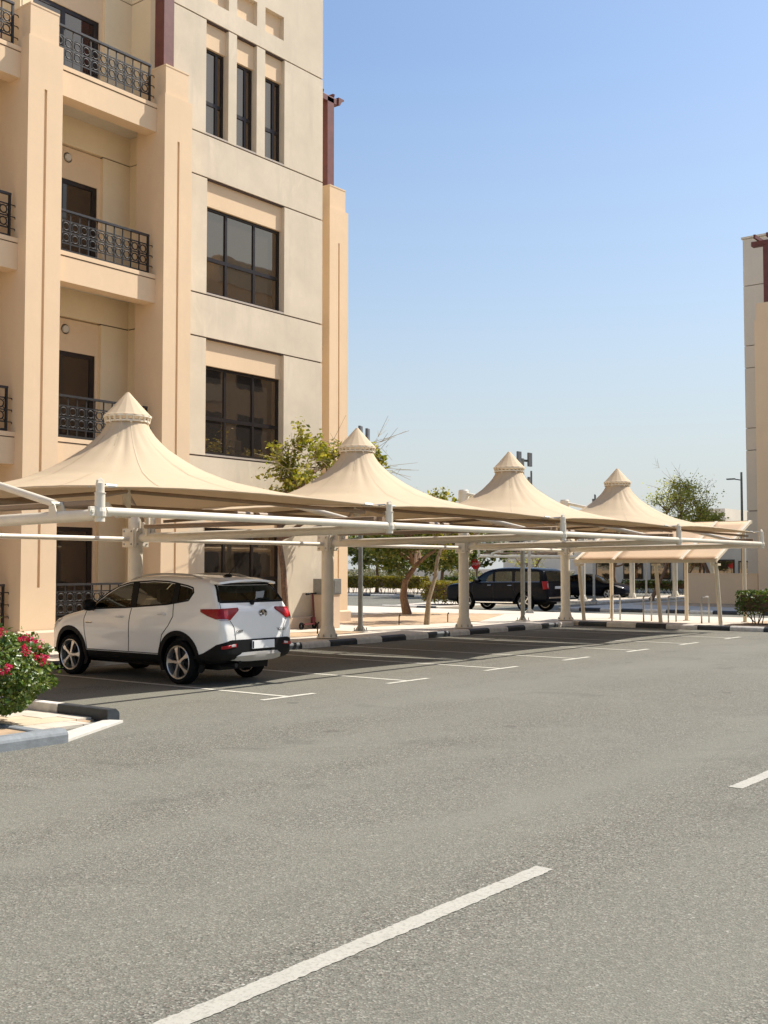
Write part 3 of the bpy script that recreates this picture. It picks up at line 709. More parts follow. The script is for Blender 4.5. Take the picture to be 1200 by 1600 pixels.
def shade_canopy(detail=True, mat='fabric', zflip=1):
    t = thing('shade_canopy', '', 'canopy')
    c = (0, 0); b, vs, nT, nR = membrane(c)
    f = b.build('fabric', M[mat], t, smooth=True)
    for m in list(f.modifiers): f.modifiers.remove(m)
    sd = f.modifiers.new('thick', 'SOLIDIFY'); sd.thickness = .006
    # welded seams and the rolled edge
    for j in range(0, nT, 8):
        sb = MB()
        off = .011 if j % 24 else .014
        for i in range(nR):
            p0, p1 = Vector(vs[i*nT+j]), Vector(vs[(i+1)*nT+j]); q0, q1 = Vector(vs[i*nT+(j+1) % nT]), Vector(vs[(i+1)*nT+(j+1) % nT])
            d0 = (q0-p0).normalized()*.022; d1 = (q1-p1).normalized()*.022; u = Vector((0, 0, .007))
            sb.add([p0+u, p0+d0+u, p1+d1+u, p1+u], [(0, 1, 2, 3)])
        sb.build('seam', M['seamtape'], f)
    eb = MB(); ed = [Vector(vs[nR*nT+j]) for j in range(nT)]+[Vector(vs[nR*nT])]; eb.tube(ed, .018, 6, caps=False); eb.build('edge_rope', M[mat], f, smooth=True)
    # crown: cap, clamping rings and studs
    b = MB(); n = 12
    b.lathe([(.395, 4.342), (.40, 4.366), (.365, 4.395), (.245, 4.52), (.135, 4.645), (.055, 4.735), (.03, 4.765), (0, 4.775)], 16); cp = b.build('cap', M[mat], t)
    b = MB()
    for z, r in ((4.268, .345), (4.35, .375)): b.lathe([(r-.02, z-.014), (r+.02, z-.014), (r+.02, z+.014), (r-.02, z+.014)], 32, closed=True)
    rg = b.build('clamp_ring', M['steel'], t, smooth=True)
    b = MB()
    for k in range(22):
        a = 2*math.pi*k/22; r = .36; b.tube([(r*.97*math.cos(a), r*.97*math.sin(a), 4.255), (r*1.03*math.cos(a), r*1.03*math.sin(a), 4.36)], .022, 6)
    st_(b.build('studs', M['beige_steel'], rg))
    b = MB(); b.tube([(0, 0, 2.68), (0, 0, 4.32)], .07, 14)
    for k in range(6):
        a = math.pi/3*k; b.tube([(0, 0, 4.1), (.37*math.cos(a), .37*math.sin(a), 4.26)], .022, 6)
    b.build('mast', M['steel'], t, smooth=True)
    b = MB(); b.tube([(-2.93, 0, 2.84), (2.93, 0, 2.84)], .055, 12); b.build('cross_beam', M['shade_toned_steel'], t, smooth=True)
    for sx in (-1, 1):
        b = MB(); b.tube([(sx*2.90, -2.95, 2.69), (sx*2.90, 2.95, 2.69)], .045, 10); b.tube([(sx*2.90, 0, 2.66), (sx*2.90, 0, 2.86)], .04, 8); b.build('frame_beam', M['shade_toned_steel'], t, smooth=True)
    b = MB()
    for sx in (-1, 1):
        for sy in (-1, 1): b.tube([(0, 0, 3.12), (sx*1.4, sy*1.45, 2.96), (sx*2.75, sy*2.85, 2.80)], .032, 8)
    st_(b.build('stay_rods', M['shade_toned_steel'], t, smooth=True))
    b = MB(); b.tube([(-2.93, -3.16, 2.575), (2.93, -3.16, 2.575)], .056, 14); b.build('front_beam', M['steel'], t, smooth=True)
    b = MB(); b.tube([(-2.88, 3.39, 2.44), (2.88, 3.39, 2.44)], .05, 14); b.build('rear_beam', M['steel'], t, smooth=True)
    for sx in (-1, 1):
        b = MB(); b.tube([(sx*2.95, 2.94, 2.5), (sx*2.95, 2.94, 2.95)], .05, 10); b.build('corner_post', M['steel'], t, smooth=True)
        for sy in (-1, 1):
            b = MB(); x, y = sx*2.80, sy*2.90
            b.prism([(-.16, 0), (.0, -.10), (.16, 0), (.0, .14)], (2.90, 2.92), lambda u, v, w: (x+(u*.7-v*.7*sx)*1, y+(u*.7*sx*sy*-1 - v*.7*sy), w))
            b.tube([(x, y, 2.91), (sx*2.99, sy*3.10, 2.93)], .014, 6); b.tube([(x-.2*sx, y+.05*sy, 2.925), (x-.02*sx, y+.07*sy, 2.925)], .024, 6); b.build('corner_plate', M['galv'], t)
    # bracket arm from the cross beam up to the membrane
    b = MB(); b.tube([(-2.3, -2.4, 2.72), (-1.4, -1.5, 2.62), (-.3, -.35, 2.72)], .035, 8); b.build('bracing', M['steel'], t, smooth=True)
    return t
col0 = shade_column(); can0 = shade_canopy()
clab = ['cream steel canopy column at the left end, its strut running out of frame', 'cream steel canopy column rising behind the white car roof',
        'cream steel canopy column beside the grey meter cabinet', 'cream steel canopy column in front of the nose of the black SUV', 'cream steel canopy column by the corner where the kerb turns to the bicycle shelter']
for i, x in enumerate(AX):
    o = col0 if i == 0 else copy_tree(col0); o.location = (x, BC, 0); tag(o, clab[i], 'canopy column', 'columns of the parking canopies')
nlab = ['nearest and largest cream tent canopy, above the white car', 'cream tent canopy with a leafy tree behind its peak', 'cream tent canopy with twin lamp heads behind its peak', 'farthest cream tent canopy, beside the bicycle shelter roof']
for i in range(4):
    o = can0 if i == 0 else copy_tree(can0); o.location = ((AX[i]+AX[i+1])/2, 14.76, 0); tag(o, nlab[i], 'canopy', 'tent canopies over the parking bays')
# second row behind, facing the other way
far_c = ['white canopy column left of the dark parked saloon', 'white canopy column beside the nose of the dark saloon', 'white canopy column beyond the middle of the bicycle shelter', 'white canopy column farthest along the rear parking row']
for i in range(4):
    o = copy_tree(col0); o.location = (54+6.03*i, 28.5, 0); o.rotation_euler = (0, 0, math.pi); tag(o, far_c[i], 'canopy column', 'columns of the rear canopies')
far_n = ['pale tent canopy of the rear row over the dark saloon', 'pale tent canopy of the rear row, middle one, behind the shelter', 'pale tent canopy of the rear row, farthest one']
for i in range(3):
    o = copy_tree(can0); o.location = (57+6.03*i, 31.9, 0); o.rotation_euler = (0, 0, math.pi); tag(o, far_n[i], 'canopy', 'rear row of tent canopies')

# ------------------------------------------------------------------ bicycle shelter with hoops
sh = thing('bicycle_shelter', 'open bicycle shelter with sloping tan roof on leaning cream posts', 'shelter', (34.5, 15.4, PZ))
def spart(name, b, mat, smooth=False, bevel=0, parent=None):
    o = b.build(name, mat, sh, smooth=smooth, bevel=bevel); o.matrix_parent_inverse = Matrix.Translation(Vector((34.5, 15.4, PZ))).inverted(); return o
E0, E1 = (33.2, 2.10), (36.1, 3.36)
def roofz(x): return E0[1]+(x-E0[0])*(E1[1]-E0[1])/(E1[0]-E0[0])
ribs = [17.75, 16.42, 14.12, 13.0]
for y0, y1 in zip(ribs[:-1], ribs[1:]):
    b = MB(); n = 10
    vs = []
    for i in range(n+1):
        x = E0[0]+(E1[0]-E0[0])*i/n
        for j in range(9):
            u = j/8; y = y0-.05+(y1-y0+.10)*u; vs.append((x, y, roofz(x)+.01-.035*math.sin(math.pi*u)*math.sin(math.pi*min(1, i/n*1.0))))
    b.add(vs, [(i*9+j, i*9+j+1, (i+1)*9+j+1, (i+1)*9+j) for i in range(n) for j in range(8)])
    o = spart('roof_panel', b, M['fabric_tan'], True); o.modifiers.new('t', 'SOLIDIFY').thickness = .006
for y in ribs:
    b = MB(); b.prism([(E0[0]-.03, E0[1]-.05), (E1[0]+.03, E1[1]-.05), (E1[0]+.03, E1[1]+.05), (E0[0]-.03, E0[1]+.05)], (y-.045, y+.045), lambda u, v, w: (u, w, v)); spart('rib', b, M['beige_steel'], bevel=.006)
b = MB(); b.box(E0[0]-.11, E0[0]-.03, 12.95, 17.8, E0[1]-.08, E0[1]+.02); spart('eave_beam', b, M['beige_steel'])
b = MB(); b.box(E1[0]+.03, E1[0]+.10, 12.95, 17.8, E1[1]-.06, E1[1]+.04); spart('ridge_beam', b, M['beige_steel'])
b = MB(); b.box(35.0, 35.08, 12.95, 17.8, roofz(35.0)-.13, roofz(35.0)-.055); spart('purlin', b, M['beige_steel'])
for y in (17.7, 15.0, 13.05):
    b = MB(); b.tube([(33.62, y, PZ), (33.3, y, 1.98)], .062, 12); b.box(33.18, 33.44, y-.10, y+.10, 1.93, 2.0); spart('front_post', b, M['beige_steel'], True)
    b = MB(); b.tube([(35.55, y-.05, PZ), (35.55, y-.05, roofz(35.55)-.10)], .062, 12); b.lathe([(.12, PZ), (.12, PZ+.02), (.063, PZ+.02)], 12, (35.55, y-.05, 0)); spart('rear_post', b, M['beige_steel'], True)
hl = ['stainless bicycle hoop at the left end of the shelter', 'second stainless bicycle hoop from the left under the shelter', 'third stainless bicycle hoop from the left under the shelter', 'stainless bicycle hoop at the right end, by the hedge']
hm = None
for i, y in enumerate((16.9, 15.78, 14.93, 13.83)):
    if hm is None:
        b = MB(); r = .08; pts = [(-.30, 0, PZ), (-.30, 0, .95-r)]+[(-.30+r-r*math.cos(a), 0, .95-r+r*math.sin(a)) for a in (.4, .8, 1.2, 1.57)]+[(.30-r+r*math.sin(a), 0, .95-r+r*math.cos(a)) for a in (0, .4, .8, 1.2)]+[(.30, 0, .95-r), (.30, 0, PZ)]
        b.tube(pts, .026, 10); hm = b.mesh('bicycle_hoop', M['galv'], True)
    o = bpy.data.objects.new('bicycle_hoop', hm); COL.objects.link(o); o.location = (34.35, y, 0); tag(o, hl[i], 'bike rack', 'hoops under the bicycle shelter')

# ------------------------------------------------------------------ lamp posts, sign, cabinet, scooter
def lamp_post(x, y, H, ang, label, r=.055, mat='pole', head=(.20, .07, .46)):
    t = thing('lamp_post', label, 'lamp post', (x, y, PZ), ang, 'twin headed lamp posts')
    b = MB(); b.box(-r, r, -r, r, .02, H-.2); b.build('pole', M[mat], t, bevel=.012)
    b = MB(); b.box(-.17, .17, -.17, .17, 0, .025)
    for sx in (-1, 1):
        for sy in (-1, 1): b.tube([(sx*.13, sy*.13, .02), (sx*.13, sy*.13, .11)], .016, 6)
    b.prism([(-.16, .025), (.16, .025), (.05, .20), (-.05, .20)], (-.01, .01), lambda u, v, w: (w, u, v)); b.build('base_plate', M['galv'], t)
    b = MB(); b.box(-.30, .30, -.03, .03, H-.30, H-.23); b.build('crossbar', M['lamp_grey'], t)
    for s in (-1, 1):
        b = MB(); w, d, h = head; b.box(s*.30-w/2, s*.30+w/2, -d/2-.10, d/2-.10, H-h, H); b.build('lamp_head', M['lamp_grey'], t, bevel=.01)
    return t
lamp_post(23.9, 19.35, 5.58, R_(20), 'grey lamp post on the pavement between the second and third canopy columns')
lamp_post(32.1, 19.13, 5.55, R_(-5), 'grey lamp post in front of the black SUV, heads above the third canopy')
lamp_post(37.75, 22.2, 5.45, R_(30), 'pale lamp post right of the grey one, against the black SUV', .06, 'galv', (.24, .07, .48))
lamp_post(52.4, 27.0, 5.5, R_(25), 'distant twin headed lamp post rising just left of the farthest canopy peak', .06, 'galv', (.26, .07, .55))
lamp_post(63.0, 29.0, 4.4, R_(25), 'thin galvanised post behind the bicycle shelter near the white columns', .06, 'galv')
t = thing('street_lamp', 'tall slim street lamp with one short arm beside the right hand building', 'street lamp', (62, 22.75, PZ))
b = MB(); b.tube([(0, 0, 0), (0, 0, 7.1)], [.09, .06], 10); b.build('pole', M['pole'], t, smooth=True)
b = MB(); b.tube([(0, 0, 6.65), (-.15, .35, 6.72)], .03, 8); b.box(-.32, -.10, .3, .75, 6.69, 6.76); b.build('lamp_head', M['lamp_grey'], t)

def text_mesh(name, body, size, mat, parent, loc, rot, ext=.002):
    c = bpy.data.curves.new(name, 'FONT'); c.body = body; c.size = size; c.extrude = ext; c.align_x = 'CENTER'; c.align_y = 'CENTER'
    o = bpy.data.objects.new('tmp', c); COL.objects.link(o)
    dg = bpy.context.evaluated_depsgraph_get(); me = bpy.data.meshes.new_from_object(o.evaluated_get(dg)); bpy.data.objects.remove(o)
    me.materials.clear(); me.materials.append(mat)
    q = bpy.data.objects.new(name, me); COL.objects.link(q); q.parent = parent; q.location = loc; q.rotation_euler = rot; return q
t = thing('stop_sign', 'red octagonal stop sign on a post beyond the black SUV', 'road sign', (60, 39.2, PZ), R_(-98))
b = MB(); b.tube([(0, 0, 0), (0, 0, 2.35)], .03, 8); b.build('post', M['galv'], t)
oct_ = [(.34*math.cos(R_(22.5+45*k)), 1.98+.34*math.sin(R_(22.5+45*k))) for k in range(8)]
b = MB(); b.prism(oct_, (-.05, -.04), lambda u, v, w: (u, w, v)); b.build('plate', M['sign_red'], t)
text_mesh('lettering', 'STOP', .24, M['sign_white'], t, (0, -.053, 1.98), (math.pi/2, 0, 0))

t = thing('meter_cabinet', 'grey metal meter cabinet on a beige pedestal at the building corner', 'cabinet', (24.75, 21.2, PZ))
b = MB(); b.box(-.34, .30, -.16, .30, 0, .97); b.build('pedestal', M['plinth'], t, bevel=.01)
b = MB(); b.box(-.36, .32, -.19, .30, .97, 1.42); c_ = b.build('housing', M['sheet_metal'], t, bevel=.008)
b = MB(); b.box(-.32, -.03, -.20, -.191, 1.01, 1.37); b.build('door', M['sheet_metal'], t, bevel=.003)
b = MB(); b.box(.0, .28, -.20, -.191, 1.01, 1.37); b.build('door', M['sheet_metal'], t, bevel=.003)
t = thing('kick_scooter', 'dark red kick scooter parked against the meter cabinet', 'scooter', (24.20, 21.30, PZ), R_(8))
b = MB(); b.tube([(0, -.02, .12), (.03, .06, 1.0)], .028, 8); b.build('stem', M['scooter_red'], t, smooth=True)
b = MB(); b.tube([(-.28, .06, .99), (.26, .06, 1.01)], .02, 8); b.tube([(-.30, .06, .99), (-.17, .06, .995)], .032, 8); b.build('handlebar', M['black'], t)
b = MB(); b.box(-.55, -.05, -.07, .07, .13, .165); b.box(-.10, .02, -.05, .05, .13, .34); b.build('deck', M['scooter_red'], t, bevel=.01)
for x in (.03, -.62):
    b = MB(); b.lathe([(.05, -.022), (.10, -.022), (.105, 0), (.10, .022), (.05, .022)], 18, (x, 0, .105), 'y', closed=True); b.build('wheel', M['rubber'], t, smooth=True)

# ------------------------------------------------------------------ cars
def lerp_tab(tab, x): return float(np.interp(x, [p[0] for p in tab], [p[1] for p in tab]))
class Car:
    def __init__(s, sp): s.sp = sp; s.body_mesh()
    def w(s, x, z):
        return lerp_tab(s.sp['width'], x)*lerp_tab(s.sp['side'], z)
    def body_mesh(s):
        sp = s.sp; xs = sp['stations']; rows = []
        for x in xs:
            zt = lerp_tab(sp['top'], x); zb = lerp_tab(sp['bottom'], x)
            rc = min(.15, (zt-zb)*.28); cr = sp.get('crown', .035)
            pts = []
            ws = s.w(x, zt-rc)
            for u, dz in ((0, 0), (.35, .10), (.65, .30), (.85, .62)): pts.append((ws*u*.97, zt-dz*cr-(0 if u < .8 else rc*.12)))
            pts.append((ws*.955, zt-rc*.42))
            K = 9
            for k in range(K):
                z = zt-rc+(zb+.06-(zt-rc))*k/(K-1); pts.append((s.w(x, z), z))
            pts += [(s.w(x, zb)*.93, zb+.005), (s.w(x, zb)*.5, zb), (0, zb)]
            rows.append([(x, y, z) for y, z in pts])
        b = MB(); n = len(rows[0]); full = []
        for r in rows: full.append(r + [(x, -y, z) for x, y, z in r[-2:0:-1]])
        m = len(full[0]); vs = [p for r in full for p in r]
        fs = [(i*m+j, i*m+(j+1) % m, (i+1)*m+(j+1) % m, (i+1)*m+j) for i in range(len(full)-1) for j in range(m)]
        fs.append(tuple(range(m))); fs.append(tuple((len(full)-1)*m+j for j in range(m)))
        b.add(vs, fs); me = b.mesh('body', [sp['paint'], M['interior'], M['black']])
        o = bpy.data.objects.new('body', me); COL.objects.link(o)
        o.modifiers.new('s', 'SUBSURF').levels = 2; o.modifiers['s'].render_levels = 2
        dg = bpy.context.evaluated_depsgraph_get(); me2 = bpy.data.meshes.new_from_object(o.evaluated_get(dg))
        bpy.data.objects.remove(o); s.skin = me2
        s.bvh = BVHTree.FromPolygons([v.co.copy() for v in me2.vertices], [tuple(p.vertices) for p in me2.polygons])
    def carve(s, root):
        sp = s.sp; o = bpy.data.objects.new('body', s.skin); COL.objects.link(o); tmp = []
        def cut(mb, mi):
            me = mb.mesh('cut', [sp['paint'], M['interior'], M['black']]); me.polygons.foreach_set('material_index', [mi]*len(me.polygons))
            c = bpy.data.objects.new('cut', me); COL.objects.link(c); tmp.append(c)
            m = o.modifiers.new('b', 'BOOLEAN'); m.operation = 'DIFFERENCE'; m.solver = 'EXACT'; m.object = c
            try: m.material_mode = 'INDEX'
            except Exception: pass
        b = MB(); (x0, x1, X0, X1, y0, y1, z0, z1) = sp['cabin']
        b.add([(x0, -y0, z0), (x1, -y0, z0), (x1, y0, z0), (x0, y0, z0), (X0, -y1, z1), (X1, -y1, z1), (X1, y1, z1), (X0, y1, z1)],
              [(0, 3, 2, 1), (4, 5, 6, 7), (0, 1, 5, 4), (1, 2, 6, 5), (2, 3, 7, 6), (3, 0, 4, 7)]); cut(b, 1)
        for poly in sp['side_windows']:
            b = MB(); b.prism(poly[0], (-1.3, 1.3), lambda u, v, w: (u, w, v)); cut(b, 2)
        for poly, xa, xb in sp['end_windows']:
            b = MB(); b.prism(poly, (xa, xb), lambda u, v, w: (w, u, v)); cut(b, 2)
        for xa in sp['axles']:
            for sd in (-1, 1):
                b = MB(); r = sp['arch']; b.tube([(xa, sd*.50, sp['tyre']+.03), (xa, sd*1.4, sp['tyre']+.03)], r, 32); cut(b, 2)
        dg = bpy.context.evaluated_depsgraph_get(); me = bpy.data.meshes.new_from_object(o.evaluated_get(dg))
        for c in tmp: bpy.data.objects.remove(c)
        bpy.data.objects.remove(o)
        # black lower cladding
        bm = bmesh.new(); bm.from_mesh(me)
        bmesh.ops.bisect_plane(bm, geom=bm.verts[:]+bm.edges[:]+bm.faces[:], plane_co=(0, 0, sp['clad']), plane_no=(0, 0, 1))
        for f in bm.faces:
            if f.calc_center_median().z < sp['clad'] and f.material_index == 0: f.material_index = 2
            f.smooth = True
        bm.to_mesh(me); bm.free()
        return link('body', me, root, smooth=True)
    def project(s, outline, direction, off, subdiv=3):
        """outline in the plane facing `direction`; returns a mesh lying on the skin"""
        d = Vector(direction).normalized(); u = Vector((0, 0, 1)).cross(d).normalized(); v = d.cross(u)
        bm = bmesh.new(); vs = [bm.verts.new((p[0], p[1], 0)) for p in outline]
        f = bm.faces.new(vs); bmesh.ops.triangulate(bm, faces=[f])
        for _ in range(subdiv):
            bmesh.ops.subdivide_edges(bm, edges=[e for e in bm.edges if e.calc_length() > .05], cuts=1, use_grid_fill=True)
            bmesh.ops.triangulate(bm, faces=bm.faces[:])
        bad = []
        for q in bm.verts:
            o = u*q.co.x + v*q.co.y - d*4
            h = s.bvh.ray_cast(o, d)
            if h[0] is None: bad.append(q); continue
            q.co = h[0]-d*off
        if bad: bmesh.ops.delete(bm, geom=bad, context='VERTS')
        bm.normal_update()
        rv = [f for f in bm.faces if f.normal.dot(d) > 0]
        if rv: bmesh.ops.reverse_faces(bm, faces=rv)
        return bm
    def decal(s, name, outline, direction, mat, parent, off=.006, thick=0, subdiv=3):
        bm = s.project(outline, direction, off, subdiv); me = bpy.data.meshes.new(name); bm.to_mesh(me); bm.free()
        me.materials.append(mat); me.polygons.foreach_set('use_smooth', [True]*len(me.polygons))
        o = link(name, me, parent)
        if thick:
            m = o.modifiers.new('t', 'SOLIDIFY'); m.thickness = thick; m.offset = 0
        return o
    def stroke(s, name, pts, direction, mat, parent, width=.008, off=.0025):
        d = Vector(direction).normalized(); u = Vector((0, 0, 1)).cross(d).normalized(); v = d.cross(u)
        P = []
        for a, b in zip(pts[:-1], pts[1:]):
            n = max(2, int(math.dist(a, b)/.04))
            P += [(a[0]+(b[0]-a[0])*k/n, a[1]+(b[1]-a[1])*k/n) for k in range(n)]
        P.append(pts[-1]); H = []
        for p in P:
            h = s.bvh.ray_cast(u*p[0]+v*p[1]-d*4, d)
            if h[0] is not None: H.append(h[0]-d*off)
        b = MB(); b.tube(H, width/2, 5); return b.build(name, mat, parent)
def wheel_mesh(r, w, rim_r):
    t = MB(); t.lathe([(rim_r-.01, -w/2+.02), (rim_r+.02, -w/2), (r-.03, -w/2), (r, -w/2+.035), (r, w/2-.035), (r-.03, w/2), (rim_r+.02, w/2), (rim_r-.01, w/2-.02)], 40, axis='y', closed=True)
    tm = t.mesh('tyre', M['rubber'], True)
    b = MB(); R = rim_r
    b.lathe([(R-.012, -w/2+.03), (R+.006, -w/2+.03), (R+.006, w/2-.004), (R-.004, w/2+.002), (R-.016, w/2-.006), (R-.03, w/2-.07), (R-.03, -w/2+.03)], 40, axis='y', mi=0, closed=True)
    b.lathe([(0, w/2-.10), (R-.03, w/2-.10)], 40, axis='y', mi=1)
    b.lathe([(0, w/2-.01), (.03, w/2-.012), (.045, w/2-.03), (.05, w/2-.1)], 20, axis='y', mi=0)
    for k in range(5):
        a = 2*math.pi*k/5+math.pi/2; ca, sa = math.cos(a), math.sin(a)
        def q(rr, tt, h): return (rr*ca-tt*sa, h, rr*sa+tt*ca)
        y0, y1 = w/2-.075, w/2-.012
        prof = [(.03, -.020), (R*.55, -.019), (R-.014, -.044), (R-.008, 0), (R-.014, .044), (R*.55, .019), (.03, .020)]; n_ = len(prof)
        b.add([q(u, v, y0) for u, v in prof]+[q(u, v, y1-(.010 if abs(v) > .03 else 0)) for u, v in prof], [tuple(range(n_))[::-1], tuple(range(n_, 2*n_))]+[(i, (i+1) % n_, n_+(i+1) % n_, n_+i) for i in range(n_)], 0)
    return tm, b.mesh('rim', [M['alloy'], M['gloss_black']], True)
def put_wheels(car, root):
    sp = car.sp; tm, rm = wheel_mesh(sp['tyre'], .235, sp['rim'])
    for xa in sp['axles']:
        for sd in (1, -1):
            wy = car.w(xa, .8)-.135
            o = bpy.data.objects.new('wheel', tm); COL.objects.link(o); o.parent = root; o.location = (xa, sd*wy, sp['tyre'])
            if sd < 0: o.rotation_euler = (0, 0, math.pi)
            a = rnd.uniform(0, 1.2)
            q = bpy.data.objects.new('rim', rm); COL.objects.link(q); q.parent = o; q.rotation_euler = (0, a, 0); smooth_split(q); smooth_split(o)
def smooth_split(o):
    e = o.modifiers.new('e', 'EDGE_SPLIT'); e.split_angle = R_(35)
def arch_trim(car, root, lo=-25, hi=205, w=.065):
    sp = car.sp
    for xa in sp['axles']:
        for sd in (1, -1):
            r0, r1 = sp['arch']-.012, sp['arch']+w; n = 26; zc = sp['tyre']+.03
            P = []
            d = Vector((0, -sd, 0)); u = Vector((0, 0, 1)).cross(d)
            for rr, rng in ((r1, range(n+1)), (r0, range(n, -1, -1))):
                for k in rng:
                    t = R_(lo+(hi-lo)*k/n); P.append(((xa+rr*math.cos(t))*u.x, zc+rr*math.sin(t)))
            b = MB(); ev = []; H0 = []; H1 = []
            for k in range(n+1):
                t = R_(lo+(hi-lo)*k/n)
                for rr, H in ((r0, H0), ((r0+r1)/2, ev), (r1, H1)):
                    x, z = xa+rr*math.cos(t), zc+rr*math.sin(t); z = max(z, .2)
                    h = car.bvh.ray_cast(Vector((x, sd*3, max(z, .34))), Vector((0, -sd, 0)))
                    y = abs(h[0].y) if h[0] is not None else car.w(x, .6)
                    H.append(Vector((x, sd*(y+.012), z)))
            inn = [Vector((p.x, sd*(abs(p.y)-.16), p.z)) for p in H0]
            out = [Vector((p.x, sd*(abs(p.y)-.03), p.z)) for p in H1]
            rows = [inn, H0, ev, H1, out]; vs = [p for r in rows for p in r]; m = n+1
            b.add(vs, [(i*m+k, i*m+k+1, (i+1)*m+k+1, (i+1)*m+k) for i in range(4) for k in range(n)])
            b.build('arch_trim', M['black'], root, smooth=True)
def side(p, sd): return [((-x if sd > 0 else x), z) for x, z in p]   # x,z side-view outline -> projection plane (u axis)
def put_sides(car, root, glassmats):
    sp = car.sp
    for sd in (1, -1):
        d = (0, -sd, 0); u = Vector((0, 0, 1)).cross(Vector(d)); sg = u.x
        for poly, kind in sp['side_windows']:
            car.decal('window', [(x*sg, z) for x, z in poly], d, M[kind], root, off=-.004, subdiv=4)
        for poly in sp.get('pillars', []):
            car.decal('window_pillar', [(x*sg, z) for x, z in poly], d, M['black'], root, off=.003, subdiv=4)
        for line in sp.get('frames', []):
            car.stroke('window_frame', [(x*sg, z) for x, z in line], d, M['black'], root, .034, -.006)
        for line in sp.get('seams', []):
            car.stroke('door_seam', [(x*sg, z) for x, z in line], d, M['seam'], root, .014, .001)
        for x, z in sp.get('handles', []):
            h = car.bvh.ray_cast(Vector((x, sd*3, z)), Vector((0, -sd, 0)))[0]
            b = MB(); b.tube([(x-.10, h.y+sd*.005, z), (x-.08, h.y+sd*.035, z+.003), (x+.06, h.y+sd*.035, z+.003), (x+.09, h.y+sd*.005, z)], [.014, .017, .017, .012], 8)
            b.build('door_handle', sp.get('handle_mat', sp['paint']), root, smooth=True)
        mx, mz = sp['mirror']; h = car.bvh.ray_cast(Vector((mx, sd*3, mz)), Vector((0, -sd, 0)))[0]; y = abs(h.y)
        b = MB(); b.lathe([(0, -.13), (.06, -.125), (.095, -.08), (.105, 0), (.095, .08), (.06, .12), (0, .125)], 14, (mx-.02, sd*(y+.14), mz+.07), 'y'); b.v = [(mx-.02+(p[0]-mx+.02)*.75, p[1], p[2]) for p in b.v]
        b.tube([(mx+.02, sd*(y-.01), mz), (mx, sd*(y+.08), mz+.03)], [.045, .035], 8)
        mo = b.build('mirror', [sp.get('mirror_mat', M['black'])], root, smooth=True)
def seats(car, root, xs, zb):
    for x, n in xs:
        for y in ([-.38, .38] if n == 2 else [-.5, 0, .5]):
            b = MB(); w = .25 if n == 2 else .22
            b.prism([(-.06, zb), (.48, zb-.02), (.50, zb+.16), (.08, zb+.20), (-.16, zb+.66), (-.26, zb+.66), (-.20, zb+.1)], (y-w, y+w), lambda u, v, t: (x+u, t, v))
            b.prism([(-.30, zb+.70), (-.20, zb+.70), (-.19, zb+.90), (-.27, zb+.92)], (y-.13, y+.13), lambda u, v, t: (x+u, t, v)); b.box(x-.26, x-.23, y-.05, y+.05, zb+.65, zb+.72)
            b.build('seat', M['beige_int'], root, bevel=.03, seg=3)

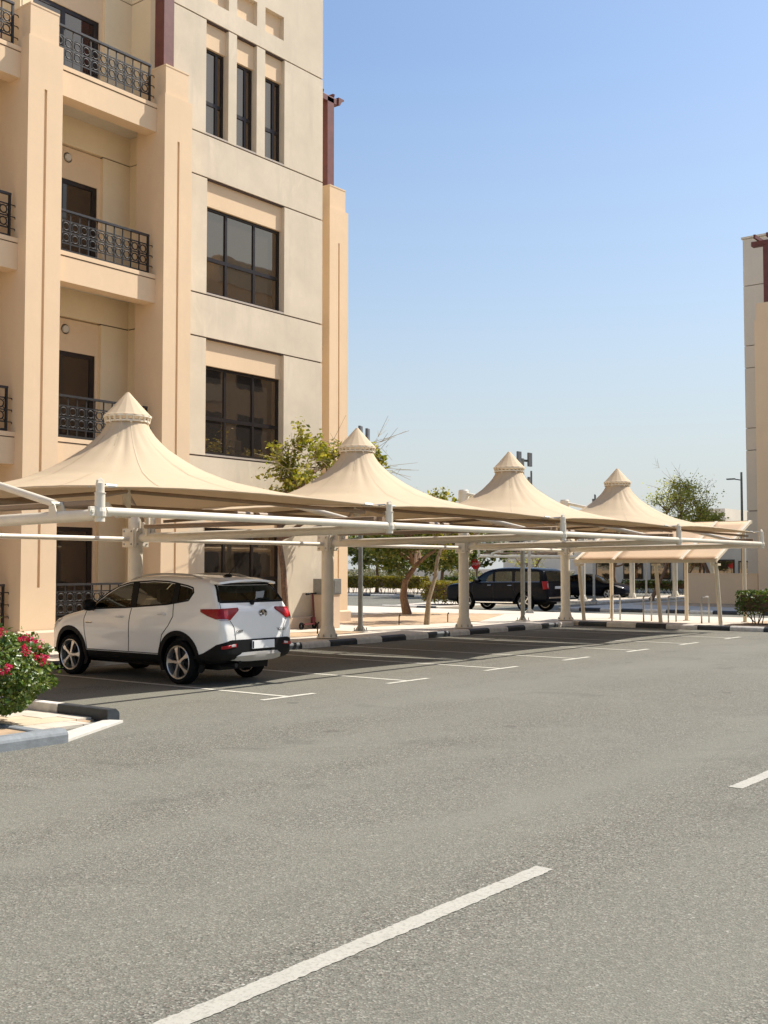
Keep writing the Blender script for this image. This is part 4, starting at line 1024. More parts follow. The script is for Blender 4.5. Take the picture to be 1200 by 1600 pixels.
# --- white SUV; x runs forward from the tail
def fx(x): return x if x < 3.79 else 3.79+(x-3.79)*.80      # short front overhang
WHITE = dict(paint=M['paint_white'], stations=[0, .015, .05, .10, .17, .25, .34, .42, .55, .8, 1.1, 1.5, 1.9, 2.25, 2.5, 2.7, 2.9, 3.1, 3.3, 3.42, 3.55, 3.8, 4.1, 4.35, 4.55, 4.66, 4.73, 4.75],
    top=[(0, .82), (.015, 1.02), (.05, 1.16), (.10, 1.25), (.17, 1.36), (.25, 1.475), (.34, 1.59), (.42, 1.65), (.55, 1.69), (.8, 1.72), (1.2, 1.75), (1.7, 1.76), (2.2, 1.73), (2.5, 1.675), (2.7, 1.61), (2.9, 1.50), (3.1, 1.38), (3.3, 1.26), (3.42, 1.20), (3.55, 1.165), (3.8, 1.125), (4.1, 1.07), (4.35, 1.01), (4.55, .93), (4.66, .84), (4.73, .74), (4.75, .68)],
    bottom=[(0, .50), (.05, .42), (.2, .36), (.5, .32), (1.2, .29), (3.5, .28), (4.3, .30), (4.75, .38)],
    width=[(0, .77), (.015, .81), (.05, .855), (.10, .885), (.17, .905), (.3, .925), (.55, .945), (1, .96), (2, .962), (3.5, .955), (4.1, .925), (4.35, .885), (4.55, .815), (4.66, .745), (4.73, .66), (4.75, .60)],
    side=[(.25, .90), (.38, .955), (.46, .975), (.55, .966), (.66, .972), (.80, .990), (.95, 1.0), (1.04, 1.0), (1.08, .990), (1.16, .966), (1.22, .945), (1.45, .862), (1.62, .79), (1.77, .71)],
    cabin=(.46, 3.35, .72, 2.62, .78, .60, .62, 1.66), tyre=.348, rim=.262, arch=.415, axles=(.99, 3.79), clad=.455,
    side_windows=[([(3.22, 1.175), (3.05, 1.28), (2.82, 1.42), (2.58, 1.535), (2.32, 1.595), (2.25, 1.60), (2.18, 1.215), (2.3, 1.21)], 'carglass'),
                  ([(2.11, 1.605), (1.75, 1.625), (1.40, 1.615), (1.22, 1.595), (1.18, 1.29), (1.3, 1.28), (2.05, 1.22)], 'carglass'),
                  ([(1.10, 1.575), (.92, 1.55), (.80, 1.52), (.76, 1.46), (.82, 1.355), (1.07, 1.31)], 'carglass')],
    pillars=[[(2.18, 1.20), (2.26, 1.61), (2.10, 1.615), (2.04, 1.21)], [(1.18, 1.28), (1.23, 1.605), (1.09, 1.585), (1.06, 1.30)]],
    frames=[[(3.28, 1.155), (2.3, 1.195), (1.3, 1.265), (.82, 1.335), (.745, 1.46), (.785, 1.535), (.92, 1.568), (1.22, 1.612), (1.40, 1.632), (1.75, 1.642), (2.32, 1.612), (2.60, 1.55), (2.84, 1.435), (3.08, 1.285), (3.28, 1.155)]],
    end_windows=[([(-.77, 1.325), (.77, 1.325), (.73, 1.42), (.64, 1.575), (-.64, 1.575), (-.73, 1.42)], -.3, .75), ([(-.74, 1.29), (.74, 1.29), (.60, 1.595), (-.60, 1.595)], 2.55, 4.0)],
    seams=[[(3.30, 1.13), (3.36, .98), (3.36, .75), (3.30, .47)], [(2.14, 1.19), (2.17, .95), (2.20, .47)], [(1.14, 1.28), (1.10, 1.08), (1.20, .93), (1.36, .78), (1.42, .60), (1.44, .47)], [(3.30, .47), (2.2, .47)], [(2.2, .47), (1.44, .47)]],
    handles=[(2.42, 1.045), (1.38, 1.11)], mirror=(3.12, 1.16), handle_mat=M['paint_white'])
for k_ in ('top', 'bottom', 'width'): WHITE[k_] = [(fx(x), z) for x, z in WHITE[k_]]
WHITE['stations'] = [fx(x) for x in WHITE['stations']]
def white_suv():
    car = Car(WHITE)
    root = thing('parked_car', 'white compact SUV parked under the nearest canopy, tail towards the road', 'car', (13.10, 12.68, 0), math.pi/2); root.scale = (1, .91, 1)
    body = car.carve(root); put_wheels(car, root); arch_trim(car, root); put_sides(car, root, None); seats(car, root, [(2.15, 2), (1.15, 3)], .58)
    back = (1, 0, 0)     # looking forwards from behind: u axis = z x d = +y
    # rear screen
    sc = [(-.785, 1.315), (.785, 1.315), (.745, 1.42), (.655, 1.59), (-.655, 1.59), (-.745, 1.42)]
    car.decal('rear_screen', sc, back, M['darkglass'], root, off=-.004, subdiv=4)
    for a, b in zip(sc, sc[1:]+sc[:1]): car.stroke('screen_frame', [a, b], back, M['black'], root, .05, -.012)
    b = MB(); b.tube([(.11, .08, 1.30), (.15, -.12, 1.365), (.155, -.40, 1.36)], .013, 6); b.lathe([(0, -.03), (.035, -.03), (.035, .01)], 10, (.115, .08, 1.30), 'x'); b.build('wiper', M['black'], root)
    # spoiler lip
    b = MB(); prof = []
    for k in range(13):
        y = -.70+1.4*k/12; c = 1-(y/.72)**2; x = .30-.10*c; prof.append((x-.02, y, 1.625+.05*c))
    vs = []
    for x, y, z in prof: vs += [(x, y, z), (x-.005, y, z-.035), (x+.22, y*.985, z+.035), (x+.22, y*.985, z-.03)]
    fs = []
    for k in range(12):
        o = 4*k; fs += [(o, o+4, o+5, o+1), (o, o+2, o+6, o+4), (o+1, o+5, o+7, o+3), (o+2, o+3, o+7, o+6)]
    b.add(vs, fs+[(0, 1, 3, 2), (48, 50, 51, 49)]); b.build('spoiler', M['paint_white'], root, smooth=True)
    for sd in (1, -1):
        dd = Vector((.80, -sd*.60, 0)).normalized(); u = Vector((0, 0, 1)).cross(dd)
        def pj(x, y, z): return (Vector((x, y*sd, z)).dot(u), z)
        L1 = [pj(.46, .93, 1.205), pj(.06, .48, 1.225), pj(.05, .47, 1.19), pj(.03, .70, 1.04), pj(.10, .87, 1.035), pj(.30, .93, 1.10), pj(.46, .93, 1.16)]
        l = car.decal('taillight', L1, dd, M['red_lens'], root, off=.012, subdiv=4, thick=.02)
        car.decal('brake_lens', [pj(.07, .80, 1.19), pj(.05, .72, 1.195), pj(.04, .73, 1.07), pj(.06, .80, 1.07)], dd, M['red_bright'], l, off=.026, subdiv=3)
        car.decal('lower_lens', [pj(.20, .91, 1.06), pj(.03, .74, 1.055), pj(.03, .74, 1.042), pj(.12, .87, 1.04)], dd, M['lens'], l, off=.025, subdiv=3)
        # black bumper corner with red reflector
        car.decal('bumper_trim', [pj(.62, .93, .46), pj(.40, .93, .52), pj(.16, .88, .66), pj(.03, .70, .725), pj(0, .30, .725), pj(0, .30, .42), pj(.2, .88, .40), pj(.62, .93, .42)], dd, M['black'], root, off=.010, subdiv=4)
        car.decal('reflector', [pj(.12, .82, .635), pj(.03, .56, .67), pj(.03, .55, .62), pj(.12, .82, .59)], dd, M['red_lens'], root, off=.020, subdiv=3, thick=.012)
        car.decal('reverse_lens', [pj(.04, .66, .655), pj(.03, .57, .665), pj(.03, .57, .63), pj(.04, .66, .625)], dd, M['lens'], root, off=.030, subdiv=2)
    car.decal('bumper_trim', [(-.70, .73), (.70, .73), (.70, .42), (-.70, .42)], back, M['black'], root, off=.012, subdiv=4)
    # silver skid plate
    b = MB(); n = 16; vs = []
    for k in range(n+1):
        y = -.80+1.6*k/n; c = max(0, 1-abs(y/.80)**3); x = -.035+.16*(abs(y)/.8)**3; zt = .50+.03*c; zb = .38+.06*(1-c)
        vs += [(x, y, zt), (x-.01, y, zt-.05), (x+.04, y, zb), (x+.16, y, zb), (x+.16, y, zt)]
    fs = []
    for k in range(n):
        o = 5*k; fs += [(o+i, o+5+i, o+5+(i+1) % 5, o+(i+1) % 5) for i in range(5)]
    b.add(vs, fs+[(0, 1, 2, 3, 4), tuple(5*n+i for i in range(5))[::-1]]); b.build('skid_plate', M['silver'], root, smooth=True)
    # plate, badge, writing
    b = MB(); b.box(-.034, -.022, -.34, .22, .575, .705); pl = b.build('number_plate', M['plate'], root, bevel=.004)
    b = MB(); b.box(-.036, -.0345, .18, .212, .585, .695); b.build('plate_strip', M['black'], pl)
    hx = car.bvh.ray_cast(Vector((-2, -.12, 1.13)), Vector((1, 0, 0)))[0].x
    b = MB(); b.lathe([(.085, -.008), (.105, -.008), (.105, .004), (.085, .004)], 28, axis='x', closed=True); b.v = [(hx-.006+p[0], p[1]-.12, 1.13+p[2]*.62) for p in b.v]
    bd = b.build('emblem', M['chrome'], root, smooth=True)
    b = MB()
    for s_ in (-1, 1): b.tube([(hx-.010, s_*.004-.12, 1.185), (hx-.010, s_*.05-.12, 1.085)], .010, 6)
    b.tube([(hx-.010, -.21, 1.125), (hx-.010, -.165, 1.125)], .008, 6); b.tube([(hx-.010, -.03, 1.125), (hx-.010, -.075, 1.125)], .008, 6)
    b.build('emblem_letter', M['chrome'], bd)
    b = MB(); b.lathe([(0, -.004), (.086, -.004)], 28, axis='x'); b.v = [(hx-.004+p[0], p[1]-.12, 1.13+p[2]*.62) for p in b.v]; b.build('emblem_ground', M['black'], bd)
    for y, tx in ((.50, 'CHERY'), (-.54, 'TIGGO7')):
        h = car.bvh.ray_cast(Vector((-2, y, .86)), Vector((1, 0, 0)))[0]
        text_mesh('lettering', tx, .058, M['interior'], root, (h.x-.010, y, .86), (math.pi/2, 0, -math.pi/2+(.10 if y > 0 else -.10)*1))
    # tailgate shut lines
    for sd in (1, -1):
        car.stroke('tailgate_seam', [(sd*.79, 1.31), (sd*.815, 1.22)], back, M['seam'], root)
        car.stroke('tailgate_seam', [(sd*.70, 1.03), (sd*.62, .93), (sd*.585, .735)], back, M['seam'], root)
        # roof rails
        b = MB(); P = []
        for k in range(14):
            x = .75+1.75*k/13; h = car.bvh.ray_cast(Vector((x, sd*.60, 4)), Vector((0, 0, -1)))[0]; lift = .035*min(1, min(k, 13-k)/2)
            P.append((x, sd*.60, h.z+.004+lift))
        b.tube(P, .016, 8); b.build('roof_rail', M['silver'], root, smooth=True)
    h = car.bvh.ray_cast(Vector((.75, 0, 4)), Vector((0, 0, -1)))[0]
    b = MB(); b.prism([(.66, h.z-.005), (.86, h.z-.005), (.74, h.z+.045), (.68, h.z+.045)], (-.03, .03), lambda u, v, w: (u, w, v)); b.tube([(.72, 0, h.z+.03), (.60, 0, h.z+.15)], .006, 6); b.build('antenna', M['black'], root)
    # fuel flap
    n = 20; car.stroke('fuel_flap_seam', [(-(.60+.085*math.cos(2*math.pi*k/n)), .99+.085*math.sin(2*math.pi*k/n)) for k in range(n+1)], (0, -1, 0), M['seam'], root, .004)
    # fender badge, exhaust, underbody, windscreen, lamps
    h = car.bvh.ray_cast(Vector((3.22, 3, .92)), Vector((0, -1, 0)))[0]
    b = MB(); b.tube([(3.30, h.y+.003, .925), (3.14, h.y+.003, .93)], .013, 6); b.build('side_badge', M['chrome'], root)
    b = MB(); b.tube([(.02, .55, .33), (.5, .52, .33)], .035, 10); b.tube([(.03, .45, .38), (.9, .3, .30)], .03, 8); b.build('exhaust', M['black'], root)
    b = MB(); b.box(.35, 4.2, -.60, .60, .24, .40); b.tube([(.99, -.75, .33), (.99, .75, .33)], .05, 8); b.build('underbody', M['black'], root)
    car.decal('windscreen', [(-.72, 1.30), (.72, 1.30), (.58, 1.59), (-.58, 1.59)], (-1, 0, 0), M['carglass'], root, off=-.004, subdiv=4)
    for sd in (1, -1):
        dd = Vector((-.75, -sd*.65, 0)).normalized(); u = Vector((0, 0, 1)).cross(dd)
        def pk(x, y, z): return (Vector((fx(x), y*sd, z)).dot(u), z)
        car.decal('headlight', [pk(4.12, .92, .98), pk(4.45, .85, .95), pk(4.62, .62, .87), pk(4.62, .60, .80), pk(4.48, .82, .84), pk(4.2, .91, .91)], dd, M['lens'], root, off=.01, subdiv=4, thick=.01)
    b = MB(); b.box(3.0, 3.3, -.72, .72, .9, 1.13); b.lathe([(.165, -.012), (.185, -.012), (.185, .012), (.165, .012)], 24, (2.72, .38, 1.08), 'x', closed=True); b.build('dashboard', M['interior'], root)
white_suv()
BLACK = dict(paint=M['paint_black'], stations=[0, .02, .08, .16, .25, .4, .7, 1.2, 1.8, 2.4, 2.9, 3.15, 3.4, 3.65, 3.85, 4.0, 4.4, 4.8, 5.02, 5.12, 5.16],
    top=[(0, .95), (.02, 1.2), (.08, 1.45), (.16, 1.68), (.25, 1.80), (.4, 1.85), (.7, 1.88), (1.8, 1.91), (2.4, 1.90), (2.9, 1.84), (3.15, 1.74), (3.4, 1.60), (3.65, 1.42), (3.85, 1.28), (4.0, 1.26), (4.4, 1.24), (4.8, 1.21), (5.02, 1.17), (5.12, 1.08), (5.16, .95)],
    bottom=[(0, .48), (.1, .42), (.5, .38), (4.6, .36), (5.16, .42)],
    width=[(0, .88), (.02, .92), (.08, .96), (.2, .985), (.5, 1.0), (4.2, 1.0), (4.8, .99), (5.02, .97), (5.12, .93), (5.16, .88)],
    side=[(.3, .93), (.5, .98), (.9, 1.0), (1.15, .985), (1.22, .965), (1.5, .905), (1.8, .835), (1.92, .78)],
    cabin=(.3, 3.8, .45, 3.05, .82, .68, .7, 1.82), tyre=.40, rim=.285, arch=.47, axles=(1.08, 4.08), clad=.44,
    side_windows=[([(3.62, 1.27), (3.35, 1.45), (3.05, 1.66), (2.72, 1.70), (2.68, 1.27)], 'carglass'), ([(2.6, 1.70), (1.75, 1.73), (1.70, 1.27), (2.56, 1.27)], 'darkglass'), ([(1.6, 1.72), (.42, 1.70), (.35, 1.30), (1.56, 1.27)], 'privacy')],
    end_windows=[([(-.78, 1.30), (.78, 1.30), (.70, 1.72), (-.70, 1.72)], -.3, .5), ([(-.80, 1.36), (.80, 1.36), (.70, 1.74), (-.70, 1.74)], 3.0, 4.5)],
    seams=[[(3.66, 1.2), (3.72, .9), (3.62, .44)], [(2.64, 1.24), (2.64, .44)], [(1.65, 1.24), (1.62, .95), (1.5, .75)]], handles=[(2.85, 1.12), (1.82, 1.12)], mirror=(3.45, 1.24), handle_mat=M['chrome'])
def black_suv():
    car = Car(BLACK); root = thing('parked_car', 'large black SUV parked beyond the canopies, tail to the right', 'car', (42.55, 23.62, 0), math.pi/2)
    car.carve(root); put_wheels(car, root); put_sides(car, root, None); seats(car, root, [(2.6, 2), (1.6, 3)], .72)
    car.decal('rear_screen', [(-.78, 1.31), (.78, 1.31), (.70, 1.71), (-.70, 1.71)], (1, 0, 0), M['privacy'], root, off=-.004)
    car.decal('windscreen', [(-.80, 1.37), (.80, 1.37), (.70, 1.73), (-.70, 1.73)], (-1, 0, 0), M['carglass'], root, off=-.004)
    for sd in (1, -1):
        dd = Vector((.75, -sd*.66, 0)).normalized(); u = Vector((0, 0, 1)).cross(dd)
        def pj(x, y, z): return (Vector((x, y*sd, z)).dot(u), z)
        l = car.decal('taillight', [pj(.22, .97, 1.30), pj(.03, .80, 1.30), pj(.02, .78, .98), pj(.18, .97, .96)], dd, M['red_lens'], root, off=.012, thick=.02)
        car.decal('reverse_lens', [pj(.05, .86, 1.22), pj(.03, .80, 1.22), pj(.03, .80, 1.04), pj(.05, .86, 1.04)], dd, M['lens'], l, off=.03)
        d2 = Vector((0, -sd, 0)); sg = Vector((0, 0, 1)).cross(d2).x
        car.stroke('chrome_strip', [(3.6*sg, 1.245), (.35*sg, 1.275)], d2, M['chrome'], root, .022, .002)
        car.stroke('roof_rail', [(3.0*sg, 1.80), (.5*sg, 1.80)], d2, M['black'], root, .03, .0)
        b = MB(); b.box(1.6, 3.5, sd*.98-.09, sd*.98+.09, .36, .42); b.build('side_step', M['chrome'], root, bevel=.01)
    b = MB(); b.box(-.04, .10, -.80, .80, .58, .64); b.build('bumper_strip', M['chrome'], root)
    b = MB(); b.box(-.02, 0, -.26, .26, .98, 1.09); b.build('number_plate', M['plate'], root)
    b = MB(); b.box(.4, 4.8, -.6, .6, .3, .5); b.build('underbody', M['black'], root)
black_suv()
SEDAN = dict(paint=M['paint_navy'], stations=[0, .02, .08, .2, .5, .8, 1.0, 1.3, 1.6, 2.0, 2.4, 2.7, 3.0, 3.3, 3.5, 3.9, 4.3, 4.6, 4.75, 4.82],
    top=[(0, .80), (.02, .95), (.08, 1.05), (.2, 1.10), (.5, 1.14), (.8, 1.28), (1.0, 1.38), (1.3, 1.48), (1.6, 1.53), (2.0, 1.54), (2.4, 1.49), (2.7, 1.38), (3.0, 1.22), (3.3, 1.08), (3.5, 1.04), (3.9, 1.0), (4.3, .93), (4.6, .82), (4.75, .70), (4.82, .6)],
    bottom=[(0, .42), (.2, .34), (.6, .28), (4.3, .26), (4.82, .34)],
    width=[(0, .76), (.08, .84), (.3, .90), (.8, .93), (3.9, .92), (4.4, .86), (4.7, .74), (4.82, .6)],
    side=[(.2, .92), (.45, .98), (.8, 1), (.95, .985), (1.02, .96), (1.3, .85), (1.55, .73)],
    cabin=(.85, 3.1, 1.25, 2.4, .76, .56, .5, 1.46), tyre=.335, rim=.24, arch=.39, axles=(.98, 3.82), clad=.33,
    side_windows=[([(3.0, 1.07), (2.75, 1.22), (2.45, 1.36), (2.12, 1.42), (2.08, 1.07)], 'darkglass'), ([(2.0, 1.42), (1.6, 1.43), (1.25, 1.38), (1.0, 1.25), (1.0, 1.10), (1.96, 1.07)], 'darkglass')],
    end_windows=[([(-.68, 1.16), (.68, 1.16), (.54, 1.42), (-.54, 1.42)], .2, 1.4), ([(-.70, 1.12), (.70, 1.12), (.56, 1.42), (-.56, 1.42)], 2.4, 3.6)],
    seams=[[(3.1, 1.03), (3.2, .7), (3.1, .33)], [(2.04, 1.03), (2.04, .33)], [(1.1, 1.03), (1.3, .6)]], handles=[(2.25, .95), (1.2, .97)], mirror=(2.85, 1.04))
def sedan():
    car = Car(SEDAN); root = thing('parked_car', 'dark blue saloon parked under the rear canopies, bonnet to the right', 'car', (61.6, 34.2, 0), R_(-90))
    car.carve(root); put_wheels(car, root); put_sides(car, root, None); seats(car, root, [(2.1, 2), (1.3, 3)], .45)
    car.decal('rear_screen', [(-.68, 1.165), (.68, 1.165), (.54, 1.415), (-.54, 1.415)], (1, 0, 0), M['darkglass'], root, off=-.004)
    car.decal('windscreen', [(-.70, 1.125), (.70, 1.125), (.56, 1.415), (-.56, 1.415)], (-1, 0, 0), M['carglass'], root, off=-.004)
    for sd in (1, -1):
        dd = Vector((-.75, -sd*.65, 0)).normalized(); u = Vector((0, 0, 1)).cross(dd)
        def pk(x, y, z): return (Vector((x, y*sd, z)).dot(u), z)
        car.decal('headlight', [pk(4.2, .88, .86), pk(4.5, .80, .82), pk(4.66, .6, .74), pk(4.62, .60, .67), pk(4.45, .80, .71)], dd, M['lens'], root, off=.01, thick=.01)
    b = MB(); b.box(.4, 4.5, -.55, .55, .2, .4); b.build('underbody', M['black'], root)
    r2 = copy_tree(root); r2.location = (76, 27.2, 0); r2['label'] = 'dark car roof just showing above the tan garden wall'
sedan()

# ------------------------------------------------------------------ vegetation
def leaves_mesh(name, P, size, mat, rng, up=.3, aspect=.55, jit=.35, normals=None):
    """one folded leaf (two quads) at every point"""
    n = len(P); P = np.asarray(P, float)
    d = rng.normal(size=(n, 3)); d[:, 2] = d[:, 2]*.7 - .15; d /= np.linalg.norm(d, axis=1)[:, None]
    nr = rng.normal(size=(n, 3)); nr[:, 2] += up*3
    if normals is not None: nr = nr*.8 + normals*1.3
    sd = np.cross(d, nr); sd /= (np.linalg.norm(sd, axis=1)[:, None]+1e-9); nn = np.cross(sd, d)
    L = size*(1+jit*rng.normal(size=n)).clip(.45, 1.8)[:, None]; w = L*aspect*.5
    v0 = P-d*L*.5; v3 = P+d*L*.5; mid = P+nn*L*.02
    a = mid+sd*w+nn*w*.35; b = mid-sd*w+nn*w*.35
    V = np.stack([v0, a, v3, b], 1).reshape(-1, 3)
    me = bpy.data.meshes.new(name); me.vertices.add(4*n); me.vertices.foreach_set('co', V.ravel())
    base = (np.arange(n)*4)[:, None]
    F = np.concatenate([base+np.array([0, 1, 2]), base+np.array([0, 2, 3])], 1).reshape(-1)
    me.loops.add(len(F)); me.loops.foreach_set('vertex_index', F.astype(np.int32))
    me.polygons.add(2*n); me.polygons.foreach_set('loop_start', np.arange(2*n, dtype=np.int32)*3); me.polygons.foreach_set('loop_total', np.full(2*n, 3, np.int32))
    me.update(calc_edges=True); me.materials.append(mat); return me
def branch_path(p, q, rng, bend=.12, n=6):
    p, q = np.array(p, float), np.array(q, float); L = np.linalg.norm(q-p); off = rng.normal(size=3)*bend*L; out = []
    for i in range(n+1):
        t = i/n; out.append(p+(q-p)*t+off*math.sin(math.pi*t)*.6+rng.normal(size=3)*.012*L*(0 < i < n))
    return [tuple(x) for x in out]
def tree(name, label, base, fork, crown, n_leaf, size, leafm, seed, r0=.11, barkm='bark', clumps=26, group=None, twigs=0, spread=.45, twig_dir=None, mids=None):
    """crown = (cx,cy,cz,rx,ry,rz) absolute"""
    rng = np.random.default_rng(seed); t = thing(name, label, 'tree', base, 0, group)
    B = np.array(base); loc = lambda p: tuple(np.array(p)-B)
    cx, cy, cz, rx, ry, rz = crown
    tr = MB(); pts = [loc(base)]+[loc(m) for m in (mids or [])]+[loc(fork)]
    if not mids: pts = branch_path(pts[0], pts[1], rng, .05, 5)
    k = len(pts); tr.tube(pts, [r0*(1.25 if i == 0 else 1-.35*i/(k-1)) for i in range(k)], 12)
    tr.build('trunk', M[barkm], t, smooth=True)
    br = MB(); LP = []; tw = MB(); limbs = []; Q = []
    for k in range(5):
        a = 2*math.pi*(k+rng.uniform(-.3, .3))/5; e = np.array([cx+math.cos(a)*rx*.5, cy+math.sin(a)*ry*.5, max(fork[2]+.25, cz+rng.uniform(-.35, .15)*rz)])
        path = branch_path(loc(fork), loc(e), rng, .16, 5); br.tube(path, [r0*.62*(1-.11*i) for i in range(6)], 7); limbs.append(path)
    for c in range(clumps):
        v = rng.normal(size=3); v /= np.linalg.norm(v); v *= rng.uniform(.35, 1.0)**.6
        q = np.array([cx+v[0]*rx*.85, cy+v[1]*ry*.85, cz+v[2]*rz*.85])
        Q.append(q); lq = np.array(loc(q)); st0 = min((p for l in limbs for p in l[2:]), key=lambda p: np.linalg.norm(np.array(p)-lq)+rng.uniform(0, .3))
        path = branch_path(st0, lq, rng, .14, 4)
        if c < clumps*.8: br.tube(path, [r0*.26*(1-.2*i)+.004 for i in range(5)], 5)
        m = int(n_leaf/clumps*rng.uniform(.5, 1.5)); rad = rng.uniform(.7, 1.3)*spread
        # leaves strung along several twigs of the clump
        nt_ = 7
        for s in range(nt_):
            e = rng.normal(size=3); e[2] = e[2]*.6+.15; e /= np.linalg.norm(e); e *= rad*rng.uniform(.6, 1.5)
            tt = rng.uniform(.1, 1, size=m//nt_)[:, None]
            LP.append(q+e*tt+rng.normal(size=(m//nt_, 3))*rad*.16)
            if s < 3: br.tube([loc(q), loc(q+e)], [.010, .004], 4, caps=False)
    br.build('branch', M[barkm], t, smooth=True)
    LP = np.concatenate(LP)-B
    o = link('crown', leaves_mesh('crown', LP, size, M[leafm], rng), t)
    if twigs:
        for k in range(twigs):
            a = rng.uniform(0, 1); v = np.array(twig_dir[0])*(1-a)+np.array(twig_dir[1])*a+rng.normal(size=3)*.25
            s = Q[rng.integers(len(Q))]; e = s+v*.75
            P = branch_path(loc(s), loc(e), rng, .22, 5); tw.tube(P, [.014-.0018*i for i in range(6)], 5)
            for j in range(5):
                f = rng.uniform(.4, 1); w0 = s+v*f; w1 = w0+v*.25+rng.normal(size=3)*.25; tw.tube([loc(w0), loc(w1)], [.007, .004], 4)
        st_(tw.build('bare_twigs', M['twig'], t, smooth=True))
    return t
tree('street_tree', 'leafy tree against the cream wall with bare twigs above the second canopy', (21.5, 19.9, PZ), (21.35, 20.0, 2.6), (23.2, 20.0, 4.3, 3.0, 1.15, 1.35), 6500, .13, 'leaf_tree', 3, .10, 'bark', 58, None, 22, .42, ((1.3, -.2, .6), (-1.1, -.2, .5)), [(21.55, 19.95, .9), (21.42, 19.9, 1.8)])
tree('street_tree', 'round dark tree with a leaning brown trunk on the sand bed', (33.9, 25.2, PZ), (34.1, 25.0, 1.9), (34.4, 25.2, 3.2, 2.6, 2.6, 1.75), 26000, .12, 'leaf_dark', 5, .15, 'bark', 80, None, 0, .5, None, [(33.72, 25.25, .8), (33.8, 25.2, 1.4)])
tree('street_tree', 'slim crooked tree beside the third canopy column', (28.1, 20.15, PZ), (29.0, 20.2, 2.55), (30.2, 20.6, 3.35, 1.8, 1.2, .95), 5200, .11, 'leaf_tree', 8, .075, 'bark_pale', 36, None, 0, .36, None, [(28.15, 20.1, .9), (28.65, 20.2, 1.6), (28.75, 20.2, 2.1)])
tree('street_tree', 'dark leafy tree beyond the road, left of the stop sign', (58.9, 41.0, PZ), (59, 41, 1.9), (59, 41, 3.1, 3.2, 3.2, 1.6), 13000, .17, 'leaf_dark', 11, .14, 'bark', 56, None, 0, .55)
tree('street_tree', 'small dark tree behind the stop sign', (66, 43, PZ), (66, 43, 1.8), (66, 43, 3.2, 2.6, 2.6, 1.5), 6000, .17, 'leaf_dark', 12, .12, 'bark', 44, None, 0, .55)
tree('street_tree', 'bright green tree seen just right of the building corner', (50, 45.2, PZ), (50, 45.2, 1.8), (50.2, 45.2, 3.2, 1.9, 1.9, 1.7), 4200, .15, 'leaf_tree', 13, .1, 'bark', 34, None, 0, .5)
tree('street_tree', 'dark tree behind the yellow green hedge, left of the leaning trunk', (63, 49.5, PZ), (63, 49.5, 2.0), (63, 49.5, 3.4, 3.2, 3.2, 1.8), 11000, .18, 'leaf_dark', 18, .13, 'bark', 50, None, 0, .6)
tree('street_tree', 'dark tree behind the yellow green hedge, right of the leaning trunk', (65.5, 46.2, PZ), (65.5, 46.2, 2.0), (65.5, 46.2, 3.4, 3.2, 3.2, 1.8), 11000, .18, 'leaf_dark', 19, .13, 'bark', 50, None, 0, .6)
tree('feathery_tree', 'pale feathery tree rising behind the farthest canopy', (56.8, 25.9, PZ), (57.4, 25.2, 2.2), (58.6, 24.9, 4.95, 2.0, 2.1, 2.0), 7000, .11, 'leaf_pale', 14, .12, 'bark', 64, None, 10, .75, ((.4, 1.9, 1.6), (-.2, -1.3, .6)))
tree('feathery_tree', 'small leaning tree with a dark forked trunk near the tan wall', (60.5, 23.6, PZ), (60.0, 24.4, 2.6), (60.0, 24.0, 4.1, 1.3, 1.3, .9), 1800, .15, 'leaf_pale', 15, .13, 'bark', 18, None, 0, .5)
tree('bare_tree', 'sparse brown tree behind the black SUV roof', (68, 40, PZ), (68, 40, 1.2), (68, 40, 2.6, 2.0, 2.0, 1.2), 500, .14, 'leaf_pale', 16, .12, 'bark', 30, None, 10, .5, ((.8, .4, 1.2), (-.8, -.4, 1.2)))
tree('feathery_tree', 'drooping tree behind the bonnet of the dark saloon', (74, 36.5, PZ), (74, 36.5, 2.0), (74, 36.4, 3.5, 2.2, 2.2, 1.2), 2600, .16, 'leaf_pale', 17, .13, 'bark', 26, None, 0, .6)

